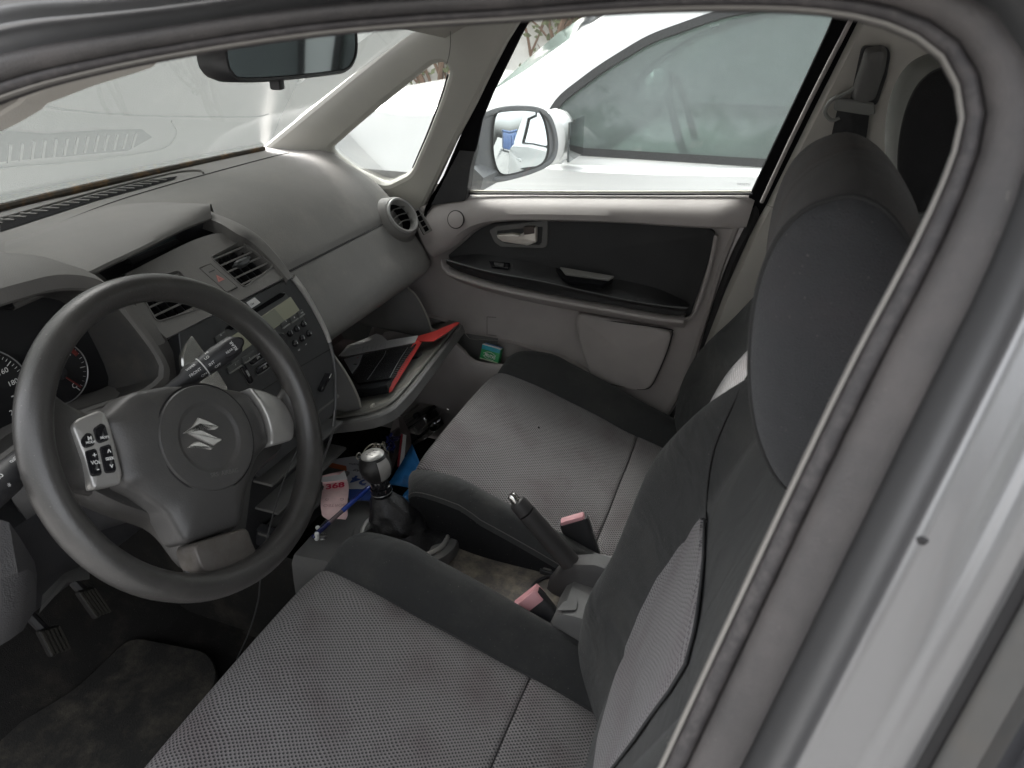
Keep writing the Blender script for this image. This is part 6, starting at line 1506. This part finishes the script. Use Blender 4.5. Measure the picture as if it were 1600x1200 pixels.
# curled pink receipt
rl = [(499, 745, 536, 736, .490), (503, 752, 541, 747, .484), (504, 757, 544, 754, .478), (503, 770, 545, 765, .478), (501, 785, 543, 783, .480), (502, 798, 543, 797, .476), (504, 806, 543, 806, .470), (512, 812, 540, 812, .468)]
rows = [];
for x0, y0, x1, y1, z in rl: a, b = at(x0, y0, z=z), at(x1, y1, z=z); rows.append([a.lerp(b, t_) + V((0, 0, .002 * math.sin(t_ * 3.1))) for t_ in (0, .33, .66, 1)])
rc = sheet(cr_rows(rows, 3), 'receipt', PPINK, None, thick=.0004); tag(rc, 'curled pink and white receipt printed 368, beside the steering wheel rim', 'receipt')
f_ = Fr((0, 0, .4815), (1, 0, 0), (0, 1, 0))
o_ = tpx('368', 506, 762, 541, 757, .023, f_, rc, mat('magenta_print', (.55, .03, .08), .6), 1.05, .0007)
f_ = Fr((0, 0, .4812), (1, 0, 0), (0, 1, 0)); tpx('GRATIS', 540, 780, 505, 781, .011, f_, rc, mat('pale_rose', (.5, .28, .27), .6)); tpx('SORTEO', 540, 789, 505, 790, .011, f_, rc, mat('pale_rose', (.5, .28, .27), .6))
wt = [at(x, y, z=.4895) for x, y in [(499, 743), (530, 742), (538, 735), (543, 749), (512, 753), (500, 753)]]
part('receipt_end', (wt, [tuple(range(6))]), PAPER, rc, smooth=False)
# ballpoint pen
pa, pb = at(488, 840, z=.475), at(578, 760, z=.505); pn = empty('ballpoint_pen', pa, 'blue ballpoint pen leaning from the console tray towards gear knob', 'pen')
dP = (pb - pa)
PB = mat('pen_blue', (.015, .02, .09), .25, coat=.4)
part('pen_grip', tube([pa + dP * t_ for t_ in (0, .02, .10, .27, .28)], .004, 14, rs=[.0028, .0042, .0046, .0046, .0040]), PB, pn)
part('pen_barrel', tube([pa + dP * t_ for t_ in (.28, .5)], .0040, 14), mat('pen_clear', (.12, .09, .10), .2, coat=.5), pn)
part('pen_cap', tube([pa + dP * t_ for t_ in (.5, .51, .78, .80, .98, 1)], .004, 14, rs=[.0040, .0046, .0046, .0054, .0042, .002]), mat('pen_cap_blue', (.02, .05, .28), .22, coat=.5), pn)
part('pen_clip', box(pa + dP * .82 + V((0, 0, .0055)), (.035, .003, .0012), Matrix((dP.normalized(), V((0, 0, 1)).cross(dP.normalized()).normalized(), dP.normalized().cross(V((0, 0, 1)).cross(dP.normalized()).normalized()))).transposed()), PB, pn)
# small white plug lying by the tray
pg = empty('charger_plug', at(497, 838, z=.46), 'tiny white and clear plug on the console edge below the pen', 'plug')
q = at(495, 842, z=.466); part('plug_body', tube([q, q + V((.002, -.002, .008)), q + V((.004, -.002, .016))], .005, 12, rs=[.0042, .005, .0038]), WHITE, pg)
q = at(501, 829, z=.466); part('plug_tip', tube([q, q + V((-.010, .004, .002))], .0042, 10), WHITE, pg)
part('plug_sleeve', box(at(505, 838, z=.464), (.014, .010, .012), Matrix.Rotation(.5, 3, 'Z'), .003), CLEARP, pg)
# key ring / metal tangle behind the knob
kr_ = at(585, 706, x=-.66); kg = empty('key_ring', kr_, 'tangle of pale metal rings and keys behind the gear knob', 'keys')
KM = mat('pale_metal', (.62, .58, .5), .25, metal=.8)
for (x, y, rx, ry, rot, rad) in ((577, 707, .021, .011, .1, .0016), (589, 703, .018, .010, -.3, .0013), (597, 701, .010, .009, .3, .0012), (561, 713, .006, .006, 0, .0012), (600, 708, .008, .012, .8, .0011)):
    c = at(x, y, x=-.655); u_ = V((.2, 1, .15)).normalized(); v_ = V((-.45, .0, .9)); u2 = u_ * math.cos(rot) + v_ * math.sin(rot); v2 = v_ * math.cos(rot) - u_ * math.sin(rot)
    part('ring', tube([c + u2 * rx * math.cos(a) + v2 * ry * math.sin(a) for a in [k * math.pi / 16 for k in range(32)]], rad, 6, True), KM, kg)
for i, (x, y) in enumerate(((584, 700), (592, 706), (601, 697), (596, 710))):
    c = at(x, y, x=-.652); part('key', box(c, (.006, .026, .002), Matrix.Rotation(.4 + i * .7, 3, 'X'), .0006), KM, kg)
lan = empty('blue_lanyard', at(608, 694, x=-.70), 'dark blue glossy strap bunched next to the metal rings', 'strap')
rn = random.Random(5)
for i in range(4):
    pts = [at(604 + rn.uniform(-8, 10) + 3 * k, 700 - 5 * k + rn.uniform(-5, 7), x=-.70) for k in range(5)]; part('strap_loop', tube(cr(pts, 5), .0035, 8), PB, lan)
# leaning booklets between tray and passenger seat
def leaning(name, px, xs2, m, lab, cat, th=.004):
    v_ = [at(x, y, x=xx) for (x, y), xx in zip(px, xs2)]; nrm = (v_[1] - v_[0]).cross(v_[2] - v_[0]).normalized() * th; n_ = len(v_); vs = v_ + [p + nrm for p in v_]
    F = [tuple(range(n_))[::-1], tuple(range(n_, 2 * n_))] + [(i, (i + 1) % n_, (i + 1) % n_ + n_, i + n_) for i in range(n_)]
    o_ = part(name, (vs, F), m, None, smooth=False); tag(o_, lab, cat); return o_
leaning('grey_booklet', [(621, 643), (634, 662), (641, 676), (644, 700), (633, 712), (628, 690), (612, 674)], [-.80, -.79, -.78, -.76, -.75, -.77, -.80], mat('booklet_brown', (.20, .17, .16), .6), 'brown grey booklet standing open in the footwell', 'booklet')
bk1 = leaning('white_booklet', [(629, 678), (635, 680), (631, 727), (623, 729)], [-.70, -.70, -.67, -.67], PAPER, 'narrow white booklet with a dark red spine behind the gear lever', 'booklet')
part('red_spine', tube([at(628, 679, x=-.698), at(622, 729, x=-.668)], .0028, 6), mat('dark_red', (.22, .01, .02), .4), bk1)
part('print_bar', tube([at(631.5, 684, x=-.7015), at(630, 698, x=-.693)], .0016, 5), PAPERG, bk1)
leaning('dark_booklet', [(612, 676), (624, 668), (628, 690), (612, 742), (602, 735), (606, 700)], [-.76, -.76, -.76, -.70, -.70, -.73], mat('booklet_dark', (.10, .08, .08), .6), 'dark brown booklet lying behind the white one', 'booklet')
# blue bag
bb = [(642, 697), (628, 720), (605, 757), (627, 782), (648, 805), (662, 815), (652, 775), (648, 740)]
rows = []
A_ = resample(cr([at(x, y, x=-.64) for x, y in [(644, 694), (628, 722), (606, 757)]], 4), 10)
B_ = resample(cr([at(x, y, x=xx) for x, y, xx in [(655, 720, -.60), (650, 750, -.585), (640, 762, -.60)]], 4), 10)
C_ = resample(cr([at(x, y, x=xx) for x, y, xx in [(664, 818, -.555), (645, 800, -.57), (627, 780, -.60)]], 4), 10)
rn = random.Random(8)
rows = [[a, a.lerp(b, .5) + V((rn.uniform(-.004, .004), 0, rn.uniform(-.003, .005))), b, b.lerp(c, .5) + V((rn.uniform(-.005, .005), 0, rn.uniform(-.006, .0))), c] for a, b, c in zip(A_, B_, C_)]
o_ = sheet(rows, 'blue_bag', BLUEBAG, None, thick=.0008, angle=20); tag(o_, 'creased bright blue plastic bag wedged beside the passenger seat front', 'bag')
# clear plastic case in the passenger footwell
pc = at(655, 655, x=-.80); cs = empty('plastic_case', pc, 'clear plastic case with a dark lid lying in the passenger footwell', 'case')
u_ = V((.25, 1, .1)).normalized(); m3 = Matrix((u_, V((0, 0, 1)).cross(u_).normalized(), V((0, 0, 1)))).transposed(); m3 = Matrix((u_, u_.cross(V((-.5, 0, .85))).normalized() * -1, V((-.5, 0, .85)).normalized())).transposed()
part('case_body', box(pc + V((0, 0, -.03)), (.11, .075, .05), m3, .006), CLEARP, cs)
part('case_lid', box(pc + V((-.01, 0, .002)), (.115, .06, .010), m3, .003), CLEARP, cs)
part('case_edge', tube([pc + u_ * s_ * .056 + V((.028, 0, -.008)) for s_ in (-1, 1)], .0025, 8), mat('clear_edge', (.24, .23, .21), .2), cs)
part('case_edge', tube([pc + u_ * s_ * .045 + V((-.035, 0, .012)) for s_ in (-1, 1)], .0025, 8), mat('clear_edge', (.24, .23, .21), .2), cs)
for s_ in (-.028, .022): part('case_ring', tube([pc + u_ * (s_ + .018 * math.cos(a)) + V((-.5, 0, .85)).cross(u_) * .012 * math.sin(a) + V((0, 0, .012)) for a in [k * math.pi / 12 for k in range(24)]], .0014, 6, True), mat('clear_edge', (.24, .23, .21), .2), cs)
part('case_knob', lathe([(.011, 0), (.011, .012), (.008, .015)], Fr(pc + u_ * -.004 + V((0, 0, .006)), u_, V((-.85, 0, -.5))), 16), RUBDK, cs)
part('case_foot', tube([at(646, 668, x=-.775), at(652, 677, x=-.765)], .004, 8), mat('clear_edge', (.24, .23, .21), .2), cs)
# small green and blue carton in the door pocket
yb_ = 1.478; fc = Fr(at(768, 549, y=yb_), (1, 0, -.13), (0, .25, 1))
qx = [fc.px(x, y) for x, y in [(752, 536), (781, 548), (779, 568), (749, 562)]]
cw = (fc.px(781, 549) - fc.px(753, 538)).length; ch_ = .038; cen = fc.px(766, 552)
ct = empty('sweet_carton', fc.p(cen.x, cen.y - .02, -.01), 'small green and blue sweets carton standing in the door pocket', 'carton')
m3 = fc.mat3()
def cbx(x, y, z, s, m, nm): return part(nm, box(fc.p(cen.x + x, cen.y + y, z), s, m3, .0006), m, ct)
cbx(0, -.002, -.011, (cw, ch_, .022), mat('carton_green', (.03, .30, .10), .4, var=.2, dscale=60), 'carton_body')
cbx(0, ch_ / 2 - .0075, .0003, (cw * .99, .011, .0010), mat('carton_teal', (.03, .33, .42), .4, var=.2, dscale=60), 'teal_band')
cbx(0, ch_ / 2 - .0018, -.005, (cw, .0018, .011), PAPER, 'carton_top')
cbx(0, ch_ / 2 - .0016, -.016, (cw * .96, .002, .010), mat('carton_blue', (.05, .16, .36), .4), 'carton_flap')
cbx(0, -ch_ / 2 - .0005, .0004, (cw * .99, .0025, .0008), mat('carton_pale', (.55, .65, .45), .5), 'pale_band')
ff = Fr(fc.p(cen.x, cen.y, .0), fc.u, fc.v)
text('FRUTAS', ff, .001, -.008, .0118, .0006, R(-4), ct, WHITE, sx=.72, bold=.0003)
part('white_swoosh', tube(cr([ff.p(x, y, .0008) for x, y in ((-.018, -.004), (-.008, .0015), (.004, .002), (.016, -.003))], 4), .0006, 5), WHITE, ct)
part('white_swoosh', tube(cr([ff.p(x, y, .0008) for x, y in ((-.018, -.009), (-.010, -.0145), (.004, -.0165), (.012, -.0165))], 4), .0005, 5), WHITE, ct)
